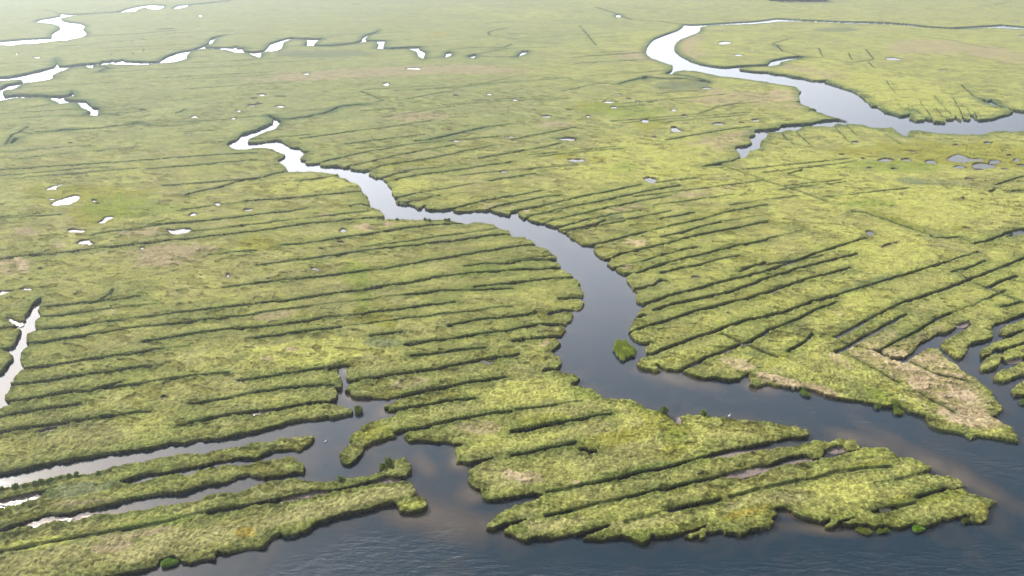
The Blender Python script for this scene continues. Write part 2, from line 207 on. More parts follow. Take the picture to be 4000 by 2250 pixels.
# ditches: S deep with open water, M medium, F a shallow grown-over line
DITCH = """
F @0,1 0,65 90,75 400,40 900,5
F @0,1 190,135 600,95 1000,55 1400,20
M @0,1 0,250 800,200 1200,175 1500,150 2000,110 2576,80
F @0,1 0,310 400,275 800,240 1070,225
M @0,1 1480,240 1900,210 2300,175 2576,150
M @0,1 1640,410 2000,385 2450,350 2576,335
S @0,1 1870,500 2020,460 2200,430 2460,350 2576,338 @1,1 150,300 318,267
F @0,1 0,735 300,715 600,700
M @0,1 1500,800 1900,780 2300,735 2576,705 @1,1 150,685 350,665 500,640
S @1,1 950,610 1060,595 1145,608
S @0,1 -600,1200 0,1145 300,1105 600,1085 1000,1035 1450,980 2200,910 2576,865 @1,1 300,825 500,795 820,765 1000,740 1290,725
F @0,1 2100,1100 2576,1060
F @0,1 2250,1430 2576,1395
S @1,1 -100,565 200,545 600,515 1000,465 1070,465
M @1,1 440,360 830,312
M @1,1 250,1010 500,990 800,945 
S @1,1 800,945 1100,895 1350,855 1800,800 2120,785
F @1,1 0,1210 400,1155
M @1,1 400,1155 800,1110 1250,1040 1500,1020 
S @1,1 1500,1020 1850,975 2000,965 2300,915 2480,895 2590,900
M @1,1 0,1385 400,1345 900,1290 1300,1240 1600,1190
S @1,1 1600,1190 2000,1120 2300,1065 2576,1025 @2,1 100,1005 235,1005
S @1,1 1100,1448 1500,1390 1800,1330 2150,1285 2576,1250 @2,1 200,1245 500,1235
M @1,1 2100,1220 2300,1190 2576,1180 
S @2,1 0,1180 150,1150 300,1150 460,1150
M @1,1 2200,1425 2576,1385 
S @2,1 0,1385 300,1350 600,1325
M @1,2 0,140 400,100 700,55 1000,20 1250,-8
F @1,2 0,240 450,180 900,130 1200,95 1500,60 1850,15
M @1,2 1500,60 1850,15 2300,5 2576,-10
S @1,2 0,380 200,360 500,320 770,270
F @1,2 770,270 1000,260
M @1,2 1000,260 1300,215 1700,165 2000,130
M @1,2 0,490 400,435 840,380
F @1,2 840,380 1100,345 1600,280 2000,240 2576,170
M @1,2 1150,470 1470,430
M @1,2 1940,360 2300,300 2576,270 @2,2 150,260 250,220
S @2,2 0,272 150,262 210,240
S @2,2 390,235 500,210 650,212
S @2,2 150,372 250,350 510,352
S @2,2 20,522 100,505 300,485 470,470
S @2,2 330,815 400,805 440,810
S @2,2 480,95 600,80 720,75
M @1,2 1500,560 1700,530 1900,500 2100,470 2576,410 @2,2 150,372
M @1,2 1560,670 1800,640 2010,605 2300,590
S @1,2 950,925 1250,880 1500,840 1800,800 2050,750 2300,700 2576,670 @2,2 60,655
S @1,2 1370,1090 1600,1045 1750,1010 2000,965 2300,915 2500,885
S @1,2 1380,1222 1550,1190 1700,1170
M @1,2 1700,1170 2000,1110 2200,1100
S @1,2 1450,1430 1700,1385 2000,1320 
M @1,2 2000,1320 2300,1260 2576,1230
F @2,2 50,1210 300,1180 700,1130
S @2,2 0,1430 200,1395 500,1340 
M @2,2 500,1340 800,1280 1000,1250
M @2,3 0,225 300,160 650,85
S @2,3 700,160 750,163
S @2,3 775,183 835,178
M @2,3 1960,238 1500,350 1200,410 900,485
F @2,3 900,485 600,545 350,590
M @2,3 2130,425 1700,520 1400,580 1100,655
F @2,3 1100,655 800,720 600,770
M @2,3 600,770 550,785 350,825
F @2,3 2576,545 2200,640
S @2,3 2100,660 1950,700 1600,770
F @2,3 1600,770 1400,840 1150,890
F @3,3 -100,565 200,500 500,440 700,385 1000,350 1250,330
S @3,3 1070,790 1180,765 1280,740
F @3,3 1280,740 1500,690
M @3,3 1750,570 1600,610 1500,640
F @3,3 1100,500 1350,460 1600,400
M @0,2 480,170 700,155 1000,120 1200,90 1400,65
F @0,2 1000,105 1100,50 1130,0
M @0,2 375,280 600,265 900,220 
F @0,2 900,220 1300,170 1560,150
M @0,2 360,410 700,375 900,345 1200,310
F @0,2 1200,310 1500,270 1700,245
M @0,2 1700,245 2000,210 2400,160 2576,145
S @0,2 440,530 600,505 800,480
M @0,2 270,550 500,520 800,480 900,455
F @0,2 900,455 1200,400 1700,350 
M @0,2 1700,350 2200,290 2576,250
M @0,2 1440,525 1700,490 2000,440 2300,400 2576,380
S @0,2 210,805 350,790 500,770
F @0,2 500,770 900,700
M @0,2 900,700 1300,650 1600,600 
F @0,2 1600,600 1900,570
S @0,2 100,965 400,930 700,880
M @0,2 700,880 1000,840 1300,795
S @0,2 1300,795 1510,775
S @0,2 80,1130 400,1080 700,1030 900,1020 1050,975 
M @0,2 1050,990 1300,960 
F @0,2 1300,960 1600,910 2000,860 2300,840
M @0,2 1050,975 1200,930
S @0,2 -100,1300 0,1280 300,1225 500,1190 780,1155
S @0,2 -100,1470 0,1440 100,1420 400,1370 700,1330 1000,1285
M @0,2 1000,1285 1200,1260
F @0,2 1200,1260 1500,1220
M @0,2 1900,1150 2100,1130
F @0,2 2100,1130 2576,1040 
M @1,2 0,1035 400,990 650,960 780,970
F @0,2 2400,915 2576,900 
M @1,2 0,900 300,850 700,790 900,770
S @1,2 740,800 850,770 920,770
M @0,2 1800,1370 2100,1300
S @0,2 2100,1300 2400,1250 2576,1222
F @0,3 0,1190 400,1110 900,1020 1300,960 1700,880 2100,790
S @0,3 2100,790 2200,765 2400,738
S @2,1 0,670 100,650 400,590 
M @2,1 400,590 700,520 1000,460 1300,400
M @2,1 0,520 150,490 300,460
M @2,1 0,585 300,530 500,500
M @2,1 0,325 230,290
M @2,1 0,75 200,45 400,5 @2,0 500,1430
M @2,0 0,1400 300,1340 640,1270
M @2,1 190,712 540,630
S @2,1 540,630 900,560 1200,500 1400,455 1690,405
M @2,1 380,762 700,690 1000,620 1250,570
F @2,1 1250,570 1600,510
M @2,1 520,815 750,750 1000,700
F @2,1 1000,700 1300,650
S @2,1 600,855 850,790 940,755
F @2,1 700,850 1100,760 1600,660
M @2,1 1500,740 1700,705 1830,680
S @2,1 900,987 1150,920 1350,870
F @2,1 1350,870 1600,810 1750,780
M @2,1 1750,780 1950,735
F @2,1 1950,735 2200,660
M @2,1 2200,660 2500,610 2576,600
M @2,1 1500,930 1700,880 
S @2,1 1700,880 1900,820 2100,770
F @2,1 2100,770 2576,700
S @2,1 1010,1137 1100,1090 1300,1050 1600,980 1800,920 2050,870 2300,825
M @2,1 2300,825 2576,765
F @2,1 1130,1215 1300,1170 1520,1100
S @2,1 1520,1100 1700,1060 1860,1025
S @2,1 1250,1288 1500,1200 1700,1150 2000,1080 2250,1010
M @2,1 2250,1010 2576,950
F @3,1 0,940 250,890
M @2,1 1500,1280 1900,1200 
F @2,1 1900,1200 2100,1140 2300,1110
S @2,1 1250,1445 1430,1410 1500,1350 1570,1370
S @2,1 2300,1265 2400,1225 2550,1180
S @2,2 1350,140 1600,60 1850,0 @2,1 2200,1350 2576,1265
S @3,1 0,1260 200,1190 450,1100 700,1020 1000,930
S @3,1 -1150,1660 -940,1590 -400,1480 0,1335 400,1215 700,1140 900,1090
S @2,2 1260,400 1600,300 1900,200 2300,110 2576,30 @3,2 100,-10
S @3,1 100,1440 400,1345 830,1235
S @3,2 0,265 300,185 450,120 700,60 
M @3,2 700,60 900,0 @3,1 1100,1380 1300,1325
S @3,1 1300,1325 1600,1240 1800,1175 
F @3,1 1800,1175 2100,1080
S @2,2 1440,640 1800,500 2000,440 2150,380 2400,300 2576,270
S @3,2 0,410 150,360 
M @3,2 150,360 300,300 500,200 700,130
S @2,2 1790,770 1950,690 2200,590 2400,520 2576,420
M @2,2 2130,450 2350,540 2576,640 @3,2 100,680
M @3,2 210,620 380,520 460,440
S @3,2 690,630 820,570 1000,460 1200,350 1400,250
S @3,2 680,480 850,390 1000,310
M @3,2 1000,310 1200,200 1400,120 
S @3,2 1400,120 1600,60 1780,0 @3,1 2000,1360 2250,1270
M @3,1 2250,1270 2400,1210 
S @3,1 2400,1210 2576,1140 3200,950
M @3,2 560,450 680,480 800,540 900,570
M @3,2 1130,620 1300,520 1500,420 1700,300
S @3,2 1700,290 1850,240 
F @3,2 1850,240 2100,150 2400,10
M @3,2 2350,180 2550,130
S @3,1 2220,1430 2350,1370 2520,1310
M @3,1 1850,1280 2000,1240 2200,1160
M @3,1 1910,1280 2050,1370 2250,1440 @3,2 2400,60 2576,130
M @3,2 820,650 1000,750 1200,860 1320,930
M @3,2 1550,1040 1700,1130 1880,1230
M @3,2 1450,740 1700,850 2000,920
S @3,1 850,665 990,682
M @3,1 1000,690 1300,790 1600,890
S @3,1 1650,910 1700,930 1950,925 2080,990 2250,950 2450,870 2576,835
S @3,1 2230,470 2300,445 2450,465 2576,455 3000,470
M @3,1 2300,400 2576,310
F @3,1 0,210 200,290 500,370 650,400
M @3,1 200,290 350,250
F @3,1 0,370 300,460 600,570
F @2,1 2100,200 2300,270 2576,360
M @3,0 1950,850 2060,950 2200,1030
F @3,0 1200,810 1300,940
F @3,0 1435,1110 1420,1050
F @3,0 1590,1180 1450,1060
F @3,0 1680,1200 1540,1020
F @3,0 1790,1190 1700,1080
F @3,0 1885,1170 1800,1090
F @3,0 1800,1090 1680,960
F @3,0 1965,1170 1930,1080 1870,980
F @3,0 2055,1160 2020,1100 1960,1050
F @3,0 2110,1190 2090,1120
F @3,0 150,1340 280,1448
F @3,0 280,1310 430,1448
F @3,0 670,1260 850,1440
F @3,0 780,1245 900,1350
F @3,0 1190,1340 1350,1448
F @3,0 515,480 560,570
F @3,0 820,530 850,590
F @3,0 990,490 1070,590
F @3,0 1020,620 1080,680
F @3,0 390,565 640,590 850,620 1000,605 1070,590 1300,595
M @3,0 320,560 230,530 150,510 90,455 50,430
F @3,0 50,430 260,370 150,350
F @3,0 1600,370 1850,400 2200,470
F @3,0 2150,60 2300,40 2450,10
F @2,0 690,255 770,350 850,450
M @2,0 850,70 950,100 1040,130
M @2,0 1100,160 1200,190 1350,205 1500,210 1600,225 1720,240
S @2,0 1070,840 1200,805 1310,780
S @2,0 1362,775 1500,785 1700,785 1880,805
S @2,0 1620,742 1750,760 1900,790 2000,812
F @2,0 320,780 550,770 620,800 900,830 1070,840
F @2,0 900,830 700,870 500,910
F @2,0 1850,1150 2100,1060 2300,1030 2470,1020
M @2,0 1550,1400 1900,1340 2200,1290 2400,1270
S @2,0 460,1385 650,1382
M @1,0 1060,915 1150,950 1280,1005 1210,1020
S @1,0 1095,1045 1000,1050 900,1060 820,1075 760,1110 700,1130 600,1150 520,1170 400,1185 330,1195 240,1195 170,1178
F @1,0 1280,1170 1600,1120 2000,1060
M @1,0 450,1385 700,1355 1000,1310
F @1,0 1000,1310 1400,1260 1800,1200
M @1,0 900,1440 1300,1390
F @1,0 1300,1390 1700,1340
S @1,0 1750,1400 1900,1365 2200,1300 2300,1280
M @1,0 1600,1410 1750,1400
M @1,0 2300,1280 2550,1240
M @1,0 1520,990 1900,920
F @1,0 1900,920 2100,900
F @1,0 1980,890 2300,830 2576,770
M @1,0 1690,585 1880,565
M @1,0 1900,510 2000,490 2200,470 2430,475 2500,470 2576,440
M @1,0 2200,540 2430,500 2540,480
M @1,0 2190,560 2350,565 2576,568 @2,0 60,555
F @1,0 2320,232 2450,215 2576,210
F @1,0 2576,385 2350,345 2340,315 2450,290 2530,275
F @2,0 0,385 200,420 440,430
M @1,0 960,38 1040,30
M @1,1 690,170 850,130 1000,95 1200,55 1500,0
S @1,1 695,170 850,130
M @1,1 940,215 1100,180 1400,110 1700,50 2000,0
F @1,1 1160,250 1250,212
M @1,1 1250,212 1500,170 1800,130 2100,60 2400,5
M @1,1 1270,330 1400,290 1540,262
M @1,1 1400,345 1700,290 2100,240 2576,170
M @1,1 1430,530 1600,490
F @1,1 1600,490 1900,440 2200,390
S @1,1 1440,575 1520,580 1600,560
M @1,1 1600,560 1850,505
S @1,1 2060,618 2300,560
M @1,1 2300,560 2576,510
S @1,1 2355,640 2500,600
M @1,1 2500,600 2576,585
M @1,1 2250,135 2400,110 2576,80
M @1,1 2350,360 2576,325
M @0,0 830,365 1000,350 1300,340 1500,325 1750,300
F @0,0 450,90 600,130
F @0,0 1030,785 1110,750
S @0,0 1000,718 1060,690 1110,685 1050,668 940,660
M @0,0 50,1448 120,1350 200,1320 270,1270
F @0,0 200,1320 310,1335
S @0,0 610,1303 700,1300
S @0,0 1345,1232 1375,1228
M @0,0 1770,1132 1810,1120 1860,1095
M @0,0 1095,1145 1190,1148
S @0,0 1610,290 1720,283
F @0,0 1340,1240 1000,1280 700,1300 300,1340
M @0,0 1450,1250 1700,1260
F @0,0 1700,1260 2000,1220 2576,1160
F @0,0 500,1040 100,1100
F @0,0 1000,1080 1500,1030 2100,960
F @0,0 200,1180 700,1150
F @0,0 1100,640 1400,650
"""
# ponds: ellipses "tile x y rx ry" or outlines
POND_E = """0,0 1120 545 5 14|0,0 1325 415 5 12|0,0 1338 535 5 12|0,0 1436 390 5 12|0,0 1441 500 6 20|0,1 520 542 29 9|0,1 945 558 30 11|0,1 975 585 20 7|0,1 750 862 70 24|0,1 1940 698 40 18|0,1 2185 590 35 12|0,1 2497 650 45 13|0,1 2435 817 30 9
0,1 1423 1030 16 13|0,1 400 1240 18 9|0,1 2290 1310 20 24|0,1 250 1446 70 9|0,2 2430 930 25 9|0,2 1645 1077 30 12|0,0 1440 1097 35 9|0,0 1950 1167 50 9
0,0 2355 1180 32 8|0,0 2398 1106 32 11|0,0 2560 980 35 8|0,0 2545 1050 60 10|0,0 165 537 16 7|0,0 370 570 42 9|0,0 2015 155 24 11|0,0 930 1385 18 6
0,0 705 1430 18 7|0,0 1887 1335 28 6|1,0 55 945 50 14|1,0 240 1063 65 12|1,0 25 1035 38 9|1,0 340 298 22 5|1,0 1588 682 78 15|1,0 505 735 35 11
1,0 250 962 60 8|1,0 2350 940 35 12|1,0 2010 953 25 9|1,0 2025 1408 45 12|1,0 1310 840 32 20|1,0 2550 1370 60 11|2,0 1075 942 38 9|2,0 1175 985 28 10
2,0 980 1018 75 14|2,0 1265 1012 24 9|2,0 1392 1022 30 9|2,0 1028 1072 48 13|2,0 575 1096 42 7|2,0 765 1157 24 9|2,0 30 996 32 12|2,0 2085 1236 72 16
2,0 2455 1200 45 15|2,0 2315 1225 28 8|2,0 560 1390 100 17|2,0 340 1162 55 15|2,0 2140 425 75 19|2,0 2285 547 58 11|2,0 2470 510 25 6|2,0 1630 1102 45 12
2,0 1735 1155 35 10|2,0 1960 880 58 13|2,0 1430 1370 25 8|3,0 2490 213 40 7|3,0 2580 360 50 7|3,0 1760 695 50 6|3,0 1260 585 90 16|3,0 880 1420 45 10
3,0 2220 1425 50 9|2,1 640 152 76 17|2,1 1395 350 66 26|3,1 745 95 22 9|3,1 1190 150 75 18|3,1 1390 150 55 14|3,1 1645 170 58 22|3,1 2170 210 135 27
3,1 1935 222 75 15|3,1 2290 170 80 18|3,1 2505 152 40 13|3,1 2550 205 40 14|3,1 2120 243 45 9|3,1 2025 338 35 10|3,1 1460 65 30 9|3,1 1890 0 30 8
3,1 1030 882 50 22|3,1 2000 828 32 8|3,1 1020 228 25 8|3,1 1270 238 35 7|3,1 960 138 20 7|3,1 2390 240 35 8|3,1 1970 532 22 7|3,1 2115 1078 24 7
3,1 2430 103 30 7|1,1 878 855 38 17|1,1 850 975 32 12|1,1 2493 268 40 13|1,1 655 1042 20 9|2,1 1845 1325 45 10|1,2 2330 730 60 14|3,3 1185 762 40 10"""
POND_P = """@0,1 460,440 520,410 610,398 560,420 555,440 470,446
@0,1 510,595 540,565 640,530 740,500 790,505 800,530 760,570 690,600 530,605
@0,1 970,778 1030,748 1050,720 1110,711 1150,725 1080,752 1050,782 985,784
@0,1 765,988 800,955 890,945 905,965 950,985 890,1002 860,990 800,1002
@0,1 1670,842 1720,850 1760,850 1830,832 1910,835 1925,855 1880,885 1780,900 1720,885
@0,2 -200,90 0,14 130,8 130,18 0,62
@2,0 1288,1215 1320,1190 1370,1190 1380,1228 1340,1232
@2,0 1600,1303 1605,1268 1650,1266 1680,1285 1732,1308 1680,1324 1615,1318
@3,1 1800,145 1850,110 1920,88 1990,108 2050,133 2150,138 2200,150 2100,162 2050,162 1980,180 1900,172 1830,160
@3,1 1145,1028 1180,1000 1240,985 1262,995 1200,1012 1150,1032
@3,1 1252,988 1310,968 1300,992
@1,1 528,1225 570,1226 648,1245 640,1260 560,1250"""
# vegetation / soil patches: kind tile x y rx ry angle
ZONES = """d 3,2 1650 880 760 260 32|D 3,2 1150 760 380 95 33|D 3,2 1700 980 500 190 32|D 3,2 2030 1260 380 130 32|D 3,2 950 640 130 50 30|D 3,2 150 925 230 42 12|D 3,2 520 1010 240 30 18|D 3,2 750 740 130 45 35
D 2,2 2250 750 190 50 20|D 2,2 2545 920 60 30 0|D 2,1 1240 985 110 40 0|D 2,1 120 675 45 18 0|D 2,2 1160 1235 1 1 0|D 2,1 1160 1235 50 20 0|D 1,1 1110 835 105 32 0|D 1,1 1320 812 55 22 0
d 1,1 690 710 60 15 0|d 1,1 2450 630 150 30 0|D 0,1 120 1230 190 80 0|d 0,1 1750 1100 400 90 -5|d 0,1 1400 880 230 45 0|d 0,1 260 880 90 28 0|d 0,1 580 1025 70 20 0|d 2,1 2150 30 160 40 0
d 2,0 2200 1390 330 50 -8|d 2,0 400 1250 180 25 0|D 3,0 150 960 170 55 0|d 3,0 300 1060 120 22 0|d 3,0 500 775 150 20 0|d 3,0 400 700 300 35 10|D 2,3 80 440 110 60 0|D 1,3 2540 420 60 55 20
d 2,3 150 460 150 50 0|s 2,3 350 930 330 60 -6|s 2,3 1400 900 350 50 -8|s 2,3 2450 700 230 70 -12|s 3,3 150 660 260 60 -5|D 2,3 640 510 35 14 0|D 1,2 350 610 60 18 0|d 1,2 110 710 70 22 0
d 1,2 150 280 220 40 -8|d 1,2 2280 1400 190 50 0|d 1,2 1500 960 200 50 -8|d 0,3 1400 1010 280 35 -8|d 0,3 1150 1150 180 40 -10|d 0,3 850 700 300 25 -6|d 2,0 1500 560 380 60 0|d 2,0 1750 450 200 90 -60
d 3,0 1600 470 400 70 0|d 2,0 2300 980 500 60 0|d 1,0 1000 740 900 45 -3|d 1,0 1900 700 700 40 0|d 1,0 1600 1170 300 40 0|d 2,1 1950 480 300 40 -10|s 0,3 1800 1100 500 110 -12|s 0,3 2350 1000 300 80 -12
s 1,3 500 830 500 60 -10|s 1,3 1000 680 500 60 -10|d 3,2 1600 480 200 60 -20|D 2,2 350 540 60 20 -40|d 2,1 1130 640 200 25 -8|d 2,2 1900 1010 60 20 0|D 2,2 1160 1240 60 20 20|d 3,0 2300 540 350 60 10
O 0,1 900 520 550 90 0|L 0,1 1250 640 400 110 0|O 0,1 1000 690 330 80 0|O 0,1 850 760 130 60 0|O 0,1 2540 1000 140 60 0|O 1,1 100 1020 160 60 10|L 1,1 1000 1310 120 110 0|L 1,1 2350 1270 330 35 -8
L 1,2 1070 70 70 130 0|O 1,2 1160 290 150 60 10|O 1,2 1330 360 80 60 20|L 2,0 1150 1110 330 70 0|O 2,0 900 1070 240 50 0|O 2,0 1390 1250 120 70 0|O 2,1 850 155 90 32 0|L 2,1 840 60 110 30 0
O 2,1 1540 305 90 30 0|O 2,1 560 110 110 35 0|L 2,1 1130 240 130 50 0|O 3,1 2000 110 950 110 2|O 3,1 950 70 280 40 0|O 3,1 1930 845 70 20 0|L 3,1 1250 220 500 60 0|Y 3,1 1900 620 700 180 4
Y 3,1 1050 550 350 90 4|Y 3,1 1200 1080 450 200 0|Y 3,1 500 250 700 150 8|Y 2,1 1400 180 700 200 0|Y 3,0 1300 950 900 180 15|Y 2,1 2300 480 400 90 5|O 2,3 1000 90 360 80 -10|O 2,3 1630 190 110 60 0
L 2,3 1600 60 130 60 0|L 2,2 750 1070 140 60 0|O 2,2 1500 1330 250 80 20|Y 2,2 1550 730 250 50 -10|Y 3,3 1030 230 140 50 -5|O 3,3 1050 320 250 22 -8|O 3,3 1650 650 420 45 -8|T 3,3 2160 770 55 55 0
O 2,3 2400 800 230 45 -14|T 2,3 2400 800 150 22 -14|Y 1,3 1580 740 120 40 -5|Y 0,3 330 1130 330 45 -10|L 0,3 1700 890 350 45 -8|G 0,3 800 580 380 60 -8|O 1,3 1150 20 220 60 -8|O 1,2 1120 1400 160 70 -12
O 3,2 90 720 130 42 -30|L 3,2 1080 1060 180 60 33|O 3,2 1150 1110 90 40 33|Y 3,2 1800 680 260 70 30|Y 3,2 2100 200 170 50 -15|L 2,3 50 970 140 60 10|L 2,3 1300 1070 90 40 0|O 1,1 1500 190 300 30 -6
Y 3,2 300 560 380 100 -20|Y 3,2 900 180 400 90 -20|Y 2,2 200 1050 300 110 -8|Y 2,3 150 60 350 60 -8|L 2,3 1300 360 400 20 -14|G 2,0 1700 870 250 50 0|G 1,0 700 540 450 35 0|G 2,1 1000 740 120 30 0
G 3,1 1700 390 400 35 3|G 3,0 700 300 200 20 0|O 2,1 1900 740 350 20 -16|O 3,1 1300 770 350 30 22|L 3,1 1000 600 250 40 0|Y 1,2 600 650 500 110 -6|Y 1,1 500 430 400 60 -6|T 1,0 1850 340 60 12 0
G 1,2 1280 545 150 45 0|O 2,2 330 1320 220 45 -6|Y 1,1 1500 420 200 60 -4|O 0,2 1240 285 110 12 -4|O 2,1 1430 1105 120 14 -12|G 3,1 1000 1400 300 30 -16|Y 3,3 700 550 250 60 -8|T 0,3 2480 1000 90 60 0"""
# shallow water over mud
MUD = """3,3 1800 370 900 110 27|3,3 900 60 350 70 15|1,3 1700 330 150 90 50|1,3 1900 900 600 200 10|1,3 2150 650 120 200 60|2,2 1700 930 450 80 12|2,2 2500 1000 220 60 12
3,3 500 980 450 70 5|2,3 2250 230 350 25 -8|3,3 200 330 300 25 -14|2,3 2350 400 250 30 -13|3,3 700 160 120 30 -5|1,3 1300 480 160 22 -10|1,3 500 630 300 26 -12|0,3 700 880 450 22 -8|0,3 180 660 260 40 -8
1,2 1000 1100 180 60 10|1,2 900 830 50 60 0|1,2 1300 1240 120 70 -20|1,3 1250 90 220 44 -25|3,3 2150 560 220 60 20|3,2 1960 340 80 35 0|3,2 2480 690 100 40 0|3,3 250 830 200 44 10|1,3 2050 300 100 110 0
0,2 150 320 100 18 25|0,2 330 180 40 100 20|0,2 480 1410 110 20 -10|1,2 60 1240 120 15 0|2,2 1690 1325 40 30 0|2,2 1350 130 80 44 0|3,2 1600 1230 260 44 30|3,2 500 1050 260 44 12|2,1 1480 1400 60 20 0"""

# ------------------------------------------------------------ ground coordinates
H = 0.85                                   # height of the marsh top above the water
SP, CP = math.sin(PITCH), math.cos(PITCH)

def ray_t(py, h):
    return (CAM_H - h) / (SP + (py - 724.5) / FOC * CP)

HP = H + 0.34                              # the grass canopy that hides the ground behind it
def gpt(px, py, h=HP):
    """frame point -> ground point at height h"""
    dy = (py - 724.5) / FOC
    t = (CAM_H - h) / (SP + dy * CP)
    return (t * (px - 1288.0) / FOC, t * (CP - dy * SP))

def parse(s):
    out, c, r = [], 0, 0
    for tok in s.split():
        if tok[0] == '@':
            c, r = map(int, tok[1:].split(','))
        else:
            x, y = map(float, tok.split(','))
            out.append((c * 644 + x / 4.0, r * 362.1 + y / 4.0))
    return out

# ------------------------------------------------------------ value noise
def vnoise(x, y, seed=0):
    xi = np.floor(x); yi = np.floor(y)
    fx = (x - xi).astype(np.float32); fy = (y - yi).astype(np.float32)
    xi = xi.astype(np.int64); yi = yi.astype(np.int64)
    def h(a, b):
        n = (a * 374761393 + b * 668265263 + seed * 974711 + 1013904223) & 0xFFFFFFFF
        n = ((n ^ (n >> 13)) * 1274126177) & 0xFFFFFFFF
        n = ((n ^ (n >> 16)) * 2246822519) & 0xFFFFFFFF
        return ((n >> 8) & 0xFFFF).astype(np.float32) / 65535.0
    sx = fx * fx * (3 - 2 * fx); sy = fy * fy * (3 - 2 * fy)
    a = h(xi, yi); b = h(xi + 1, yi); c = h(xi, yi + 1); d = h(xi + 1, yi + 1)
    return (a + (b - a) * sx) * (1 - sy) + (c + (d - c) * sx) * sy      # 0..1

def rot(x, y, a):
    c, s = math.cos(a), math.sin(a)
    return x * c - y * s, x * s + y * c

def noise(x, y, wl, seed=0, octv=2):
    v = 0; amp = 1.0; tot = 0
    for k in range(octv):
        u, w = rot(x, y, 0.6 + seed * 1.3 + k * 0.9)
        v = v + amp * vnoise(u / wl + 31.7 * seed, w / wl - 17.3 * seed, seed * 7 + k)
        tot += amp; amp *= 0.5; wl *= 0.47
    return v / tot

def sstep(a, b, x):
    t = np.clip((x - a) / (b - a), 0, 1)
    return t * t * (3 - 2 * t)

# ------------------------------------------------------------ the survey grid (rows of constant Y, columns fanning out)
rows_px = np.concatenate([np.array([-150, -142, -132, -120, -108, -96, -84, -72, -62, -52, -44, -36, -30, -24, -18, -12, -8, -4.]),
                          np.arange(-2, 330, 0.8), np.arange(330, 700, 1.2), np.arange(700, 1530, 1.6), np.arange(1530, 1760, 5)])
cols_px = np.concatenate([np.arange(-620, -40, 9), np.arange(-40, 2616, 1.8), np.arange(2616, 3200, 9)])
t_row = (CAM_H - H) / (SP + (rows_px - 724.5) / FOC * CP)
Yrow = t_row * (CP - (rows_px - 724.5) / FOC * SP)          # decreasing
s_row = t_row / FOC
X = (cols_px[None, :] - 1288.0) * s_row[:, None]
Y = np.repeat(Yrow[:, None], len(cols_px), 1)
NR, NC = X.shape
dY = np.abs(np.gradient(Yrow))[:, None] * np.ones((1, NC))
RES = np.maximum(dY, 1.8 * s_row[:, None]).astype(np.float32)

def densify(pts, closed, jag):
    """split into short pieces with a little natural wander"""
    out = []
    n = len(pts)
    for i in range(n if closed else n - 1):
        a = np.array(pts[i]); b = np.array(pts[(i + 1) % n])
        L = float(np.hypot(*(b - a)))
        if a[1] > 3000 or b[1] > 3000 or abs(a[0]) > 4000: k = 1
        else: k = max(1, int(L / max(3.0, 0.015 * a[1])))
        k = min(k, 60)
        nrm = np.array([-(b - a)[1], (b - a)[0]]) / max(L, 1e-6)
        for j in range(k):
            p = a + (b - a) * j / k
            if j > 0 and jag > 0:
                p = p + nrm * random.uniform(-jag, jag)
            out.append(p)
    if not closed: out.append(np.array(pts[-1]))
    return out

def stamp(pts, closed, R, arr, off=0.0):
    n = len(pts)
    for i in range(n if closed else n - 1):
        x0, y0 = pts[i]; x1, y1 = pts[(i + 1) % n]
        r = R + off
        j0 = np.searchsorted(-Yrow, -(max(y0, y1) + r)); j1 = np.searchsorted(-Yrow, -(min(y0, y1) - r))
        if j1 <= j0: continue
        sa, sb = s_row[j0], s_row[j1 - 1]
        lo, hi = min(x0, x1) - r, max(x0, x1) + r
        pl = 1288 + min(lo / sa, lo / sb); ph = 1288 + max(hi / sa, hi / sb)
        i0 = np.searchsorted(cols_px, pl); i1 = np.searchsorted(cols_px, ph)
        if i1 <= i0: continue
        xs = X[j0:j1, i0:i1]; ys = Y[j0:j1, i0:i1]
        dx, dy = x1 - x0, y1 - y0
        L2 = dx * dx + dy * dy + 1e-9
        u = np.clip(((xs - x0) * dx + (ys - y0) * dy) / L2, 0, 1)
        d = np.hypot(xs - x0 - u * dx, ys - y0 - u * dy) - off
        np.minimum(arr[j0:j1, i0:i1], d, out=arr[j0:j1, i0:i1])

def inside_mask(pts):
    p = np.array(pts)
    m = np.zeros((NR, NC), bool)
    x0, y0 = p[:, 0], p[:, 1]; x1, y1 = np.roll(x0, -1), np.roll(y0, -1)
    for j in range(NR):
        yy = Yrow[j]
        k = (y0 > yy) != (y1 > yy)
        if not k.any(): continue
        xc = np.sort(x0[k] + (yy - y0[k]) * (x1[k] - x0[k]) / (y1[k] - y0[k]))
        ci = np.searchsorted(X[j], xc)
        for a, b in zip(ci[0::2], ci[1::2]): m[j, a:b] = True
    return m

RMAX = 9.0
dwat = np.full((NR, NC), RMAX)
inwat = np.zeros((NR, NC), bool)
polys = [parse(RIVER), parse(RIVER2)]
cur = []
for ln in OTHER_WATER.split('\n'):
    if ln.startswith('@') and cur:
        polys.append(parse(' '.join(cur))); cur = []
    cur.append(ln.lstrip('+ '))
polys.append(parse(' '.join(cur)))
for P in polys:
    W = [gpt(*q) for q in P]
    D = densify(W, True, 0.35)
    inwat |= inside_mask(D)
    stamp(D, True, RMAX, dwat)
sd = np.where(inwat, -dwat, dwat)
dS = np.full((NR, NC), RMAX); dM = dS.copy(); dF = dS.copy()
for ln in DITCH.strip().split('\n'):
    kind, rest = ln.split(' ', 1)
    W = [gpt(*q) for q in parse(rest)]
    D = densify(W, False, 0.14)
    stamp(D, False, RMAX, {'S': dS, 'M': dM, 'F': dF}[kind])
